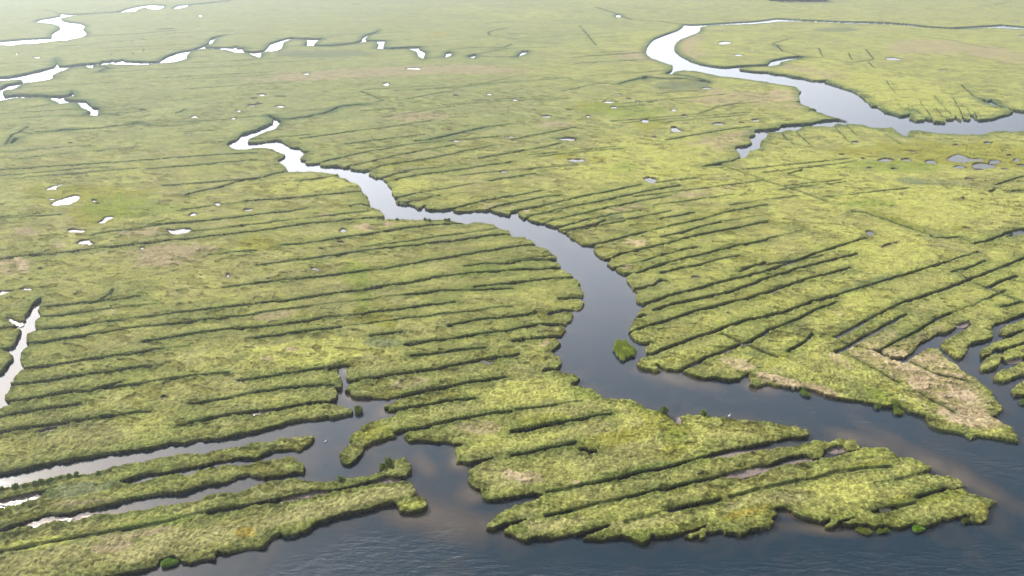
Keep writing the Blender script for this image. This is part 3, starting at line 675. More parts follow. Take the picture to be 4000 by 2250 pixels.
# many more old, grown-over drains follow the same two bearings
g_ = np.random.default_rng(11)
for k in range(120):
    if k < 130:
        cx, cy, ang = g_.uniform(-420, 150), g_.uniform(190, 760), math.radians(g_.normal(18, 1.3))
    else:
        cx, cy, ang = g_.uniform(10, 260), g_.uniform(150, 255), math.radians(g_.normal(26, 1.5))
        if cx < (cy - 150) * -.1 + 20: continue
    L = g_.uniform(18, 90)
    a = (cx - L / 2 * math.cos(ang), cy - L / 2 * math.sin(ang)); b = (cx + L / 2 * math.cos(ang), cy + L / 2 * math.sin(ang))
    stamp(densify([a, b], False, .35), False, RMAX, dF)
dP = np.full((NR, NC), RMAX); inP = np.zeros((NR, NC), bool)
ponds = []
for ln in POND_E.replace('\n', '|').split('|'):
    a = ln.split()
    c, r = map(int, a[0].split(','))
    x, y, rx, ry = map(float, a[1:5])
    cx, cy = c * 644 + x / 4, r * 362.1 + y / 4
    if r == 0: rx *= .88; ry *= .85
    n = 18; ph = random.uniform(0, 6.28); ph2 = random.uniform(0, 6.28)
    P = []
    for k in range(n):
        th = 2 * math.pi * k / n
        q = 1 + 0.14 * math.sin(2 * th + ph) + 0.10 * math.sin(3 * th + ph2) + random.uniform(-.06, .06)
        P.append((cx + rx / 4 * q * math.cos(th), cy + ry / 4 * q * math.sin(th)))
    ponds.append([gpt(*q) for q in P])
for ln in POND_P.split('\n'):
    ponds.append([gpt(*q) for q in parse(ln)])
for P in ponds:
    D = densify(P, True, 0.1)
    inP |= inside_mask(D); stamp(D, True, RMAX, dP)
sp = np.where(inP, -dP, dP)

# ------------------------------------------------------------ heights
def fine(wl):                                   # fade a wavelength that the grid cannot carry here
    return sstep(0.9, 2.2, wl / RES)
n05 = noise(X, Y, 0.55, 1, 1) - .5
n1 = noise(X, Y, 1.3, 2, 2) - .5
n3 = noise(X, Y, 3.2, 3, 2) - .5
n9 = noise(X, Y, 9.0, 4, 3) - .5
n30 = noise(X, Y, 32.0, 5, 3) - .5
n90 = noise(X, Y, 110.0, 6, 3) - .5
sd = sd + (n1 * 0.8 * fine(1.3) + n05 * 0.5 * fine(.55)) * 0.5
wob = (n1 * 0.8 + n3 * 1.0) * np.minimum(1, fine(2.0) + .2)
hwS = np.maximum(0.48, 0.28 * RES); hwM = np.maximum(0.30, 0.26 * RES); hwF = np.maximum(0.28, 0.3 * RES)
eS = dS - hwS + wob * 0.34; eM = dM - hwM + wob * 0.28; eF = dF - hwF + wob * 0.22
slope = np.maximum(0.24, 0.45 * RES)
slump = 1 + 4.5 * sstep(.56, .74, noise(X, Y, 7.0, 81, 2)) * fine(1.5)     # stretches where the bank has slid
cutW = 1 - sstep(-slope * .9, slope * .15 * slump, sd - .12 * (slump - 1))        # 1 under water
cutS = 1 - sstep(-slope * .3, slope, eS)
gap = sstep(0.30, 0.50, noise(X, Y, 14.0, 9, 2)) # ditches silt up in places
cutM = (1 - sstep(-slope * .3, slope, eM)) * (0.75 + 0.25 * gap)
cutF = (1 - sstep(-slope * .3, slope * 1.3, eF)) * (0.55 + 0.45 * gap)
cutF = cutF * np.clip(3.0 / RES, .15, 1)
cutP = 1 - sstep(-slope * .8, slope * .2, sp)
edge = np.minimum(np.minimum(sd, eS), eM + 0.6)
tall = np.exp(-np.clip(edge, 0, 99) / 1.6)       # taller creekside grass
# matted hay: sharp little steps where the grass lies over
ca, cb = rot(X, Y, 0.35)
m1 = noise(ca * 0.55, cb, 2.6, 11, 3)
mat = sstep(0.47, 0.53, m1) * fine(2.4)
m2 = noise(ca * 0.6, cb, 6.5, 12, 3)
mat2 = sstep(0.50, 0.55, m2) * fine(4.0)
pit = sstep(0.60, 0.66, noise(ca * 0.5, cb, 2.2, 13, 2)) * sstep(.36, .56, noise(X, Y, 26.0, 14, 2)) * fine(2.0)
zl = H + n30 * 0.25 + n9 * 0.22 + n3 * 0.12 * fine(3.2) + n1 * 0.15 * fine(1.3) + n05 * 0.18 * fine(.55) + mat * 0.16 + mat2 * 0.09 - 0.13 - pit * 0.28
zl = zl + tall * (0.0 + 0.28 * np.clip(n1 + n3, -.3, .6)) * fine(1.6)
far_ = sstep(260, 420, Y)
zl = zl + far_ * (0.38 * np.exp(-np.clip(np.minimum(sd, eS), 0, 99) / 3.5) + .15 * np.exp(-np.clip(eM, 0, 99) / 3.0)) * (.6 + .8 * noise(X, Y, 9.0, 91, 2))
z = zl.copy()
z = z * (1 - cutF) + (zl - 0.42) * cutF
z = z * (1 - cutM) + (zl - 0.62) * cutM
z = z * (1 - cutS) + (-0.12 + 0.35 * (noise(X, Y, 12.0, 21, 2) - .42)) * cutS
z = z * (1 - cutP) + (H - 0.75) * cutP
# wet mud left bare in the narrow guts at low water
mudm = np.zeros((NR, NC), np.float32)
for it in MUD.replace('\n', '|').split('|'):
    a = it.split()
    c, r = map(int, a[0].split(',')); x, y, rx, ry, ang = map(float, a[1:6])
    if ry / 4 >= 10.5: continue
    cx, cy, rx, ry = c * 644 + x / 4, r * 362.1 + y / 4, rx / 4, max(ry / 4, 7) * 1.5
    th = math.radians(ang)
    gx = cols_px[None, :] - cx; gy = rows_px[:, None] - cy
    u = (gx * math.cos(th) + gy * math.sin(th)) / rx; vv = (-gx * math.sin(th) + gy * math.cos(th)) / ry
    mudm = np.maximum(mudm, 1 - sstep(.85, 1.15, np.hypot(u, vv)))
z = z * (1 - cutW) + (-0.9 * (1 - mudm) + (0.20 + n1 * .25 + n3 * .15) * mudm) * cutW

# ------------------------------------------------------------ vegetation zones
zone = {k: np.zeros((NR, NC), np.float32) for k in 'DdOLYGTs'}
PXn = (n9 * 0.9 + n3 * 0.7 * fine(3.2) + n1 * .4 * fine(1.3))
for it in ZONES.replace('\n', '|').split('|'):
    a = it.split()
    c, r = map(int, a[1].split(',')); x, y, rx, ry, ang = map(float, a[2:7])
    cx, cy, rx, ry = c * 644 + x / 4, r * 362.1 + y / 4, rx / 4, ry / 4
    R = max(rx, ry) * 1.7
    j0 = np.searchsorted(rows_px, cy - R); j1 = np.searchsorted(rows_px, cy + R)
    i0 = np.searchsorted(cols_px, cx - R); i1 = np.searchsorted(cols_px, cx + R)
    if j1 <= j0 or i1 <= i0: continue
    th = math.radians(ang)
    gx = cols_px[None, i0:i1] - cx; gy = rows_px[j0:j1, None] - cy
    u = (gx * math.cos(th) + gy * math.sin(th)) / rx; v = (-gx * math.sin(th) + gy * math.cos(th)) / ry
    q = 1.25 - np.hypot(u, v) + PXn[j0:j1, i0:i1] * 1.1
    m = sstep(0.0, 0.30, q)
    zone[a[0]][j0:j1, i0:i1] = np.maximum(zone[a[0]][j0:j1, i0:i1], m)

def C(r, g, b): return np.array([r, g, b], np.float32)
def mix(col, c, f): 
    f = f[..., None].astype(np.float32)
    return col * (1 - f) + c * f

LIME, MID, DARK, STRAW = C(.305, .292, .090), C(.195, .200, .062), C(.050, .080, .022), C(.290, .270, .120)
DRY, DRY2, OLIVE, LUSH, GREY, TAN = C(.37, .285, .18), C(.23, .18, .085), C(.190, .185, .020), C(.130, .190, .022), C(.120, .140, .080), C(.26, .20, .04)
YEL = C(.318, .318, .085)
pxn = (cols_px[None, :] / 2576.0) * np.ones((NR, 1))
pyn = (rows_px[:, None] / 1449.0) * np.ones((1, NC))
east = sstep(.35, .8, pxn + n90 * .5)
col = np.zeros((NR, NC, 3), np.float32) + MID
wx_, wy_ = rot(X, Y, -math.radians(17)); ex_, ey_ = rot(X, Y, -math.radians(26))
def drill(seed, wl, el):
    a = noise(wx_ / el, wy_, wl, seed, 2); b_ = noise(ex_ / el, ey_, wl, seed + 1, 2)
    return a * (1 - east) + b_ * east - .5
st5 = drill(71, 5.0, 9.0); st2 = drill(73, 2.0, 7.0)
v = .5 + st5 * 1.1 + n9 * 1.1 + n3 * .9 * fine(3.2) + n30 * .6
col = mix(col, LIME, sstep(.25, .75, v) * (.55 + .45 * east))
col = mix(col, STRAW, sstep(.50, .62, m2 + n30 * .25) * .45)
col = mix(col, MID * .82, sstep(.05, .2, st5) * .45)
col = mix(col, C(.33, .33, .10), sstep(.08, .2, st2) * .35 * fine(3.0))
col = mix(col, YEL, sstep(.42, .56, noise(ca * .7, cb, 5.0, 31, 3) + (east - .5) * .12) * (.30 + .5 * east))
col = mix(col, MID * .8, sstep(.50, .60, noise(ca * .5, cb, 4.2, 32, 3)) * .38)
col = mix(col, C(.20, .17, .085), sstep(.56, .66, noise(X, Y, 17.0, 33, 3)) * .28)
col = mix(col, C(.17, .20, .095), far_ * (.40 - .25 * east))  # far marsh: greyer green vegetation, with some air haze put into the colour
col = mix(col, YEL, zone['Y'] * .75 * (0.5 + 0.5 * sstep(.35, .55, m1)))
col = mix(col, STRAW, zone['s'] * .6)
col = mix(col, OLIVE, zone['O'] * .62)
col = mix(col, LUSH, zone['L'] * .45)
col = mix(col, GREY, zone['G'] * .7)
col = mix(col, TAN, zone['T'] * .85)
col = mix(col, C(.30, .225, .15), zone['d'] * .55)
dpt = sstep(.56, .64, noise(ca * .45, cb, 3.0, 35, 3)) * zone['D']
col = mix(col, DRY, zone['D'] * sstep(.22, .42, noise(ca * .5, cb, 4.0, 36, 2)) * .8)
col = mix(col, DRY2, dpt * .5)
# creekside cordgrass: darker green belt of uneven width
belt = np.exp(-(np.clip(edge, 0, 99) / (1.6 + 3.2 * np.clip(noise(X, Y, 11.0, 41, 2), 0, 1))) ** 2)
belt = np.maximum(belt, np.exp(-(np.clip(eF, 0, 99) / 1.6) ** 2) * .8)
belt = np.clip(belt * (.75 + 1.0 * n3), 0, 1)
col = mix(col, C(.112, .150, .042), belt * .6 * (1 - zone['D']) * (1 - .6 * zone['s']))
lin = np.exp(-(np.clip(dF - .15, 0, 99) / np.maximum(.75, .5 * RES)) ** 2) * np.clip(4.0 / RES, .25, 1) * (.45 + .4 * gap)
lin = np.maximum(lin, np.exp(-(np.clip(dM - .3, 0, 99) / np.maximum(.8, .5 * RES)) ** 2))
col = mix(col, C(.060, .090, .024), lin * .58)
fb = np.exp(-(np.clip(np.minimum(sd, eS), 0, 99) / 4.5) ** 2) * far_
col = mix(col, C(.065, .105, .045), fb * .75)
# sward of brown pits
col = mix(col, C(.13, .125, .03), pit * .6)
col = mix(col, C(.34, .35, .085), np.clip(zone['Y'] + .35 * east, 0, 1) * mat2 * .45)
col = mix(col, C(.10, .085, .035), np.exp(-(np.clip(sp, 0, 99) / .7) ** 2) * .6)
# laid grass: short streaks that swirl with the lie of the sward
lay = noise((X * .35 + np.sin(n9 * 14) * 2.2), (Y * 1.25 + np.cos(n9 * 14) * 2.2), .9, 96, 2) - .5
# salt-and-pepper tufts
col = col * (1 + (n1 * .28 * fine(1.3) + lay * .42 * fine(1.6) + n05 * .55 * fine(.55) + n3 * .15 * fine(3.2)))[..., None]
# drill lines of the old hay fields
MUDC = C(.024, .018, .013)
bare = np.clip(np.maximum(np.maximum(sstep(.4, .8, cutW), sstep(.35, .8, cutS)), sstep(.5, 1, cutM) * .6), 0, 1)
bare = np.maximum(bare, cutP)
bare = np.maximum(bare, np.exp(-np.clip(sd, 0, 99) / .18) * .8 * fine(1.0))
bare = np.maximum(bare, sstep(.28, .52, zl - z + n1 * .3))
vegcol = col.copy()
col = mix(col, MUDC, bare)
wet = mudm * sstep(.80, .97, cutW)
col = mix(col, C(.20, .155, .13), wet)
col = np.clip(col, .008, .6)

# ------------------------------------------------------------ mesh helpers
def tag(o, label=None, cat=None, group=None, kind=None):
    if label: o['label'] = label
    if cat: o['category'] = cat
    if group: o['group'] = group
    if kind: o['kind'] = kind
    return o

def mesh_np(name, verts, faces, mat, nper, colors=None, smooth=False, parent=None):
    me = bpy.data.meshes.new(name)
    nv, nf = len(verts), len(faces)
    me.vertices.add(nv); me.vertices.foreach_set('co', np.ascontiguousarray(verts, np.float32).ravel())
    me.loops.add(nf * nper); me.loops.foreach_set('vertex_index', np.ascontiguousarray(faces, np.int32).ravel())
    me.polygons.add(nf)
    me.polygons.foreach_set('loop_start', np.arange(0, nf * nper, nper, dtype=np.int32))
    me.polygons.foreach_set('use_smooth', np.full(nf, smooth, bool))
    me.update(calc_edges=True)
    if colors is not None:
        at = me.color_attributes.new('tint', 'FLOAT_COLOR', 'POINT')
        c4 = np.ones((nv, 4), np.float32); c4[:, :colors.shape[1]] = colors
        at.data.foreach_set('color', c4.ravel())
        if colors.shape[1] == 4:
            wa = me.attributes.new('wet', 'FLOAT', 'POINT'); wa.data.foreach_set('value', np.ascontiguousarray(colors[:, 3], np.float32))
    me.materials.append(mat)
    o = bpy.data.objects.new(name, me)
    scene.collection.objects.link(o)
    if parent is not None: o.parent = parent
    return o

def grid_faces(nr, nc):
    a = np.arange(nr * nc, dtype=np.int32).reshape(nr, nc)
    return np.stack([a[:-1, :-1], a[1:, :-1], a[1:, 1:], a[:-1, 1:]], -1).reshape(-1, 4)

def new_mat(name):
    m = bpy.data.materials.new(name); m.use_nodes = True
    nt = m.node_tree; nt.nodes.clear()
    out = nt.nodes.new('ShaderNodeOutputMaterial')
    return m, nt, out

# marsh sward: tint from the vegetation survey times fine procedural tuft noise
def sward_material(name, translucent, fine_noise=True):
    m, nt, out = new_mat(name)
    N, L = nt.nodes, nt.links
    at = N.new('ShaderNodeAttribute'); at.attribute_name = 'tint'
    geo = N.new('ShaderNodeNewGeometry')
    nz = N.new('ShaderNodeTexNoise'); nz.inputs['Scale'].default_value = 2.6; nz.inputs['Detail'].default_value = 4
    L.new(geo.outputs['Position'], nz.inputs['Vector'])
    mr = N.new('ShaderNodeMapRange'); mr.inputs[1].default_value = .3; mr.inputs[2].default_value = .7
    mr.inputs[3].default_value = .72; mr.inputs[4].default_value = 1.28
    L.new(nz.outputs[0], mr.inputs[0])
    mul = N.new('ShaderNodeVectorMath'); mul.operation = 'SCALE'
    L.new(at.outputs['Color'], mul.inputs[0]); L.new(mr.outputs[0], mul.inputs['Scale'])
    dif = N.new('ShaderNodeBsdfDiffuse'); L.new(mul.outputs[0], dif.inputs[0])
    if fine_noise:
        bp = N.new('ShaderNodeBump'); bp.inputs['Strength'].default_value = .9; bp.inputs['Distance'].default_value = .25
        L.new(nz.outputs[0], bp.inputs['Height']); L.new(bp.outputs[0], dif.inputs['Normal'])
    tr = N.new('ShaderNodeBsdfTranslucent'); L.new(mul.outputs[0], tr.inputs[0])
    mx = N.new('ShaderNodeMixShader'); mx.inputs[0].default_value = translucent
    if fine_noise:
        wt = N.new('ShaderNodeAttribute'); wt.attribute_name = 'wet'
        gl = N.new('ShaderNodeBsdfGlossy'); gl.inputs['Roughness'].default_value = .25
        fr = N.new('ShaderNodeFresnel'); fr.inputs[0].default_value = 1.5
        fm = N.new('ShaderNodeMath'); fm.operation = 'MULTIPLY'; L.new(fr.outputs[0], fm.inputs[0]); L.new(wt.outputs['Fac'], fm.inputs[1])
        gm = N.new('ShaderNodeMixShader'); L.new(fm.outputs[0], gm.inputs[0]); L.new(dif.outputs[0], gm.inputs[1]); L.new(gl.outputs[0], gm.inputs[2])
        dif = gm
    L.new(dif.outputs[0], mx.inputs[1]); L.new(tr.outputs[0], mx.inputs[2]); L.new(mx.outputs[0], out.inputs[0])
    return m

M_GROUND = sward_material('marsh_sward', 0.0)
M_BLADE = sward_material('cordgrass_blades', 0.40, False)

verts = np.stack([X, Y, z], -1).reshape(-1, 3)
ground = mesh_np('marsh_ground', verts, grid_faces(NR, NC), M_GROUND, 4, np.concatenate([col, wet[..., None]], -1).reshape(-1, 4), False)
tag(ground, 'tidal salt marsh cut by ditches and winding creeks', kind='structure')

# ------------------------------------------------------------ water
def water_material(name, pond=False):
    m, nt, out = new_mat(name)
    N, L = nt.nodes, nt.links
    geo = N.new('ShaderNodeNewGeometry')
    pb = N.new('ShaderNodeBsdfPrincipled')
    pb.inputs['IOR'].default_value = 1.50
    pb.inputs['Roughness'].default_value = .06 if pond else .07
    if pond:
        pb.inputs['Base Color'].default_value = (.05, .05, .03, 1)
    else:
        at = N.new('ShaderNodeAttribute'); at.attribute_name = 'tint'
        sep = N.new('ShaderNodeSeparateColor'); L.new(at.outputs['Color'], sep.inputs[0])
        mud = N.new('ShaderNodeTexNoise'); mud.inputs['Scale'].default_value = .12; mud.inputs['Detail'].default_value = 5
        mud.inputs['Distortion'].default_value = .6
        L.new(geo.outputs['Position'], mud.inputs['Vector'])
        ad = N.new('ShaderNodeMath'); ad.operation = 'MULTIPLY_ADD'
        L.new(mud.outputs[0], ad.inputs[0]); ad.inputs[1].default_value = .7; ad.inputs[2].default_value = -.35
        a2 = N.new('ShaderNodeMath'); a2.operation = 'ADD'; L.new(ad.outputs[0], a2.inputs[0]); L.new(sep.outputs[0], a2.inputs[1])
        rp = N.new('ShaderNodeValToRGB'); L.new(a2.outputs[0], rp.inputs[0])
        rp.color_ramp.elements[0].position = .05; rp.color_ramp.elements[0].color = (.008, .021, .032, 1)
        rp.color_ramp.elements[1].position = .80; rp.color_ramp.elements[1].color = (.110, .090, .066, 1)
        e = rp.color_ramp.elements.new(1.0); e.color = (.25, .20, .17, 1)
        e = rp.color_ramp.elements.new(.45); e.color = (.048, .042, .036, 1)
        L.new(rp.outputs[0], pb.inputs['Base Color'])
        # wind ripples, crests running roughly east-west, strongest on the open bay
        mp = N.new('ShaderNodeMapping'); mp.inputs['Rotation'].default_value = (0, 0, math.radians(22)); mp.inputs['Scale'].default_value = (.30, 1.0, 1)
        L.new(geo.outputs['Position'], mp.inputs['Vector'])
        wv = N.new('ShaderNodeTexNoise'); wv.inputs['Scale'].default_value = 1.0; wv.inputs['Detail'].default_value = 4; wv.inputs['Roughness'].default_value = .6
        L.new(mp.outputs[0], wv.inputs['Vector'])
        st = N.new('ShaderNodeMath'); st.operation = 'MULTIPLY'; L.new(sep.outputs[1], st.inputs[0]); st.inputs[1].default_value = 1.0
        bp = N.new('ShaderNodeBump'); bp.inputs['Distance'].default_value = .35
        L.new(st.outputs[0], bp.inputs['Strength']); L.new(wv.outputs[0], bp.inputs['Height'])
        L.new(bp.outputs[0], pb.inputs['Normal'])
    L.new(pb.outputs[0], out.inputs[0])
    return m

M_WATER = water_material('tidal_water'); M_POND = water_material('pond_water', True)
wr = np.concatenate([rows_px[::3], np.arange(1780, 2700, 60)]); wc = cols_px[::3]
wt = CAM_H / (SP + (wr - 724.5) / FOC * CP)
WY = wt * (CP - (wr - 724.5) / FOC * SP)
WX = (wc[None, :] - 1288.0) * (wt / FOC)[:, None]
shallow = np.zeros(WX.shape, np.float32)
for it in MUD.replace('\n', '|').split('|'):
    a = it.split()
    c, r = map(int, a[0].split(',')); x, y, rx, ry, ang = map(float, a[1:6])
    cx, cy, rx, ry = c * 644 + x / 4, r * 362.1 + y / 4, rx / 4, ry / 4
    th = math.radians(ang)
    gx = wc[None, :] - cx; gy = wr[:, None] - cy
    u = (gx * math.cos(th) + gy * math.sin(th)) / rx; vv = (-gx * math.sin(th) + gy * math.cos(th)) / ry
    shallow = np.maximum(shallow, (2.0 if ry < 10.5 else 1.0) * (1 - sstep(.2, 1.5, np.hypot(u, vv))))
nw = len(rows_px[::3])
sdw = np.full(WX.shape, -RMAX); sdw[:nw] = sd[::3, ::3]
shore = np.exp(np.clip(sdw, -9, 0) / 2.2)
tint = np.zeros(WX.shape + (3,), np.float32)
tint[..., 0] = np.clip(shallow * .46 + shore * .22 + .04, 0, 1.3)
tint[..., 1] = np.clip(.03 + .45 * sstep(900, 1330, wr[:, None] + (wc[None, :] - 1288) * .03) * sstep(-3, -9, sdw), 0, 1)
wverts = np.stack([WX, np.repeat(WY[:, None], len(wc), 1), np.zeros_like(WX)], -1).reshape(-1, 3)
water = mesh_np('tidal_water', wverts, grid_faces(len(wr), len(wc)), M_WATER, 4, tint.reshape(-1, 3), True)
tag(water, 'dark tidal water of the bay, river and creeks', kind='structure')

# pond sheets
for P in ponds:
    c = np.mean(P, 0); n = len(P)
    ring = [(c[0] + (p[0] - c[0]) * 1.08 + np.sign(p[0] - c[0]) * .3, c[1] + (p[1] - c[1]) * 1.08 + np.sign(p[1] - c[1]) * .3) for p in P]
    me = bpy.data.meshes.new('pond')
    me.from_pydata([(x, y, H - 0.42) for x, y in ring], [], [list(range(n))])
    me.materials.append(M_POND)
    if me.polygons[0].normal.z < 0: me.flip_normals()
    o = bpy.data.objects.new('pond', me); scene.collection.objects.link(o)
    tag(o, kind='structure')

# ------------------------------------------------------------ grass (uncountable): blades over the nearer marsh
def blades(px3, height, width, tintc, nb, spread, lean=None):
    """px3: (n,3) roots -> triangles; nb blades a tuft"""
    n = len(px3)
    root = np.repeat(px3, nb, 0); hh = np.repeat(height, nb) * rng.uniform(.6, 1.15, n * nb)
    ww = np.repeat(width, nb); sprd = np.repeat(spread, nb)
    tc = np.repeat(tintc, nb, 0) * rng.uniform(.65, 1.4, (n * nb, 1))
    a = rng.uniform(0, 2 * np.pi, n * nb); rr = np.sqrt(rng.uniform(0, 1, n * nb)) * sprd
    root = root + np.stack([np.cos(a) * rr, np.sin(a) * rr, np.full_like(rr, -.08)], 1)
    b = rng.uniform(0, 2 * np.pi, n * nb)
    side = np.stack([np.cos(b) * ww * .5, np.sin(b) * ww * .5, np.zeros_like(b)], 1)
    lx = rng.normal(0, .35, n * nb) * hh; ly = rng.normal(0, .35, n * nb) * hh
    if lean is not None:
        lx = lx + np.repeat(lean[:, 0], nb) * hh; ly = ly + np.repeat(lean[:, 1], nb) * hh
    tip = root + np.stack([lx, ly, hh], 1)
    V = np.stack([root - side, root + side, tip], 1).reshape(-1, 3)
    Cc = np.repeat(tc, 3, 0)
    F = np.arange(len(V), dtype=np.int32).reshape(-1, 3)
    return V, F, Cc

NT = 330000
wgt = (z > zl - .12) & (sd > .25) & (rows_px[:, None] > 230) & (bare < .5)
wgt = wgt * (0.55 + 2.2 * np.exp(-np.clip(edge, 0, 99) / 1.2) + 0.5 * mat)
wgt = wgt * (np.gradient(rows_px)[:, None] * np.gradient(cols_px)[None, :]) * (.35 + .65 * sstep(230, 800, rows_px[:, None]))
wgt = wgt * (1 - .75 * zone['D'])
cum = np.cumsum(wgt.ravel()); pick = np.searchsorted(cum, rng.uniform(0, cum[-1], NT))
pj, pi = np.unravel_index(np.clip(pick, 0, NR * NC - 1), (NR, NC))
pj = np.clip(pj, 1, NR - 2); pi = np.clip(pi, 1, NC - 2)
fx = rng.uniform(0, 1, NT); fy = rng.uniform(0, 1, NT)
def lerp2(A):
    return (A[pj, pi] * (1 - fx) + A[pj, pi + 1] * fx) * (1 - fy) + (A[pj + 1, pi] * (1 - fx) + A[pj + 1, pi + 1] * fx) * fy
roots = np.stack([lerp2(X), lerp2(Y), lerp2(z)], 1)
dist = np.hypot(roots[:, 0], roots[:, 1])
mpp = np.hypot(dist, CAM_H) / (FOC * .4)                 # metres a picture pixel
lf = noise(roots[:, 0], roots[:, 1], 3.0, 51, 2) * 9.0
lean = np.stack([np.cos(lf), np.sin(lf)], 1) * .55
ed = lerp2(edge)
hg = (.20 + .16 * np.exp(-np.clip(ed, 0, 99) / 1.3)) * rng.uniform(.7, 1.4, NT)
V, F, Cc = blades(roots, hg, np.maximum(.045, .28 * mpp), vegcol[pj, pi] * 1.08, 5, np.maximum(.22, .5 * mpp), lean)
grass = mesh_np('marsh_grass', V, F, M_BLADE, 3, Cc)
tag(grass, 'dense cordgrass covering the marsh', 'grass', kind='stuff')

# ------------------------------------------------------------ things standing on the marsh and in the water
def simple_mat(name, rgb, rough=.8, noise_amt=.25, scale=6):
    m, nt, out = new_mat(name)
    N, L = nt.nodes, nt.links
    geo = N.new('ShaderNodeTexCoord'); nz = N.new('ShaderNodeTexNoise'); nz.inputs['Scale'].default_value = scale
    L.new(geo.outputs['Object'], nz.inputs['Vector'])
    r = N.new('ShaderNodeValToRGB'); L.new(nz.outputs[0], r.inputs[0])
    r.color_ramp.elements[0].color = tuple(c * (1 - noise_amt) for c in rgb) + (1,)
    r.color_ramp.elements[1].color = tuple(min(1, c * (1 + noise_amt)) for c in rgb) + (1,)
    p = N.new('ShaderNodeBsdfPrincipled'); p.inputs['Roughness'].default_value = rough
    L.new(r.outputs[0], p.inputs['Base Color']); L.new(p.outputs[0], out.inputs[0])
    return m
M_PEAT = simple_mat('wet_peat', (.045, .032, .024), .6)
M_BARK = simple_mat('shrub_wood', (.09, .07, .05))
M_BIRD = simple_mat('white_plumage', (.82, .82, .80), .7, .05)
M_BILL = simple_mat('yellow_bill', (.55, .36, .05), .5, .1)
M_LOG = simple_mat('bleached_wood', (.50, .46, .40), .8, .2)

def tilepts(s): return parse(s)
def fpt(c, r, x, y): return (c * 644 + x / 4.0, r * 362.1 + y / 4.0)
def empty(name, loc):
    o = bpy.data.objects.new(name, None); scene.collection.objects.link(o); o.location = loc
    o.empty_display_size = .5
    return o

def islet(spec, label, h=1.1, group=None, c1=(.12, .175, .035), c2=(.2, .22, .045), name='grass_islet', dens=9.0):
    W = [gpt(*q, h) for q in parse(spec)]
    c = np.mean(W, 0)
    D = densify([tuple(p) for p in W], True, 0)
    # resample to a fixed ring
    D = np.array(D + [D[0]]); seg = np.hypot(*np.diff(D, axis=0).T); L = np.concatenate([[0], np.cumsum(seg)])
    n = int(max(20, min(90, L[-1] / .35)))
    ring = np.stack([np.interp(np.linspace(0, L[-1], n, endpoint=False), L, D[:, k]) for k in (0, 1)], 1) - c
    rad = np.hypot(ring[:, 0], ring[:, 1]); m = float(rad.mean())
    root = empty(name, (c[0], c[1], 0))
    jit = 1 + (noise(ring[:, 0] * 2, ring[:, 1] * 2, 1.0, 61, 1) - .5) * .25
    ring = ring * jit[:, None]
    def rings(spec_r):
        V = []
        for s, zz in spec_r:
            zz2 = zz + (noise(ring[:, 0] * s + 7, ring[:, 1] * s, .8, 62, 2) - .5) * (.35 if zz > .5 * h else .1)
            V.append(np.stack([ring[:, 0] * s, ring[:, 1] * s, zz2], 1))
        return V
    def skin(V, cap):
        P = np.concatenate(V + ([np.array([[0, 0, V[-1][:, 2].mean()]])] if cap else []))
        F = []
        for k in range(len(V) - 1):
            for i in range(n):
                a, b = k * n + i, k * n + (i + 1) % n
                F += [(a, b, b + n), (a, b + n, a + n)]
        if cap:
            t = len(P) - 1; k = len(V) - 1
            F += [(k * n + i, k * n + (i + 1) % n, t) for i in range(n)]
        return P, np.array(F)
    ccw = np.sum(ring[:, 0] * np.roll(ring[:, 1], -1) - np.roll(ring[:, 0], -1) * ring[:, 1]) > 0
    P, F = skin(rings([(.99, -.5), (.98, .05), (.95, h * .42)]), False)
    mesh_np('peat_bank', P, F if ccw else F[:, ::-1], M_PEAT, 3, None, True, root)
    P, F = skin(rings([(.95, h * .40), (1.0, h * .55), (.97, h * .85), (.85, h * 1.0), (.6, h * 1.03), (.3, h * 1.0)]), True)
    if not ccw: F = F[:, ::-1]
    nz_ = noise(P[:, 0] + c[0], P[:, 1] + c[1], 1.2, 63, 2)[:, None]
    colP = np.array(c1) * (1 - nz_) + np.array(c2) * nz_
    area = math.pi * m * m; k = int(area * dens * 3 + n * 5)
    s = np.sqrt(rng.uniform(.05, 1.02, k)); ii = rng.integers(0, n, k); u = rng.uniform(0, 1, k)[:, None]
    rp = (ring[ii] * (1 - u) + ring[(ii + 1) % n] * u) * s[:, None]
    rz = h * np.where(s > .9, 1 - (s - .9) * 4, 1.0)
    q = rng.uniform(0, 1, (k, 1))
    V2, F2, C2 = blades(np.stack([rp[:, 0], rp[:, 1], rz], 1), rng.uniform(.25, .55, k), np.full(k, .07), np.array(c1) * (1 - q) + np.array(c2) * q, 5, np.full(k, .2))
    mesh_np('turf', np.concatenate([P, V2]), np.concatenate([F, F2 + len(P)]), M_BLADE, 3, np.concatenate([colP, C2]), False, root)
    tag(root, label, 'islet', group)
    return root

islet('@2,2 1020,600 1030,560 1042,525 1060,515 1100,525 1135,515 1165,548 1190,572 1230,590 1252,625 1240,655 1185,685 1150,690 1135,712 1105,708 1070,680 1040,645',
      'bushy green islet alone in the middle of the river bend', .9, None, (.19, .26, .03), (.28, .32, .05))
islet('@1,2 992,1215 1000,1190 1020,1183 1050,1195 1070,1218 1062,1240 1020,1250 995,1238', 'small round tuft islet off the tip of the long finger of marsh, left of centre', .9, None, (0.098, 0.140, 0.028), (0.182, 0.196, 0.042))
islet('@0,3 1610,1345 1620,1305 1665,1278 1720,1282 1785,1282 1802,1300 1745,1325 1690,1345 1640,1352', 'flat green islet in the dark cove at the lower left shore', .6, None, (0.112, 0.210, 0.031), (0.196, 0.294, 0.049))
islet('@3,3 1450,975 1465,950 1510,945 1550,955 1577,972 1530,995 1480,1000', 'bright green islet off the lower right shore, largest round one there', .55, None, (0.140, 0.280, 0.028), (0.238, 0.378, 0.056))
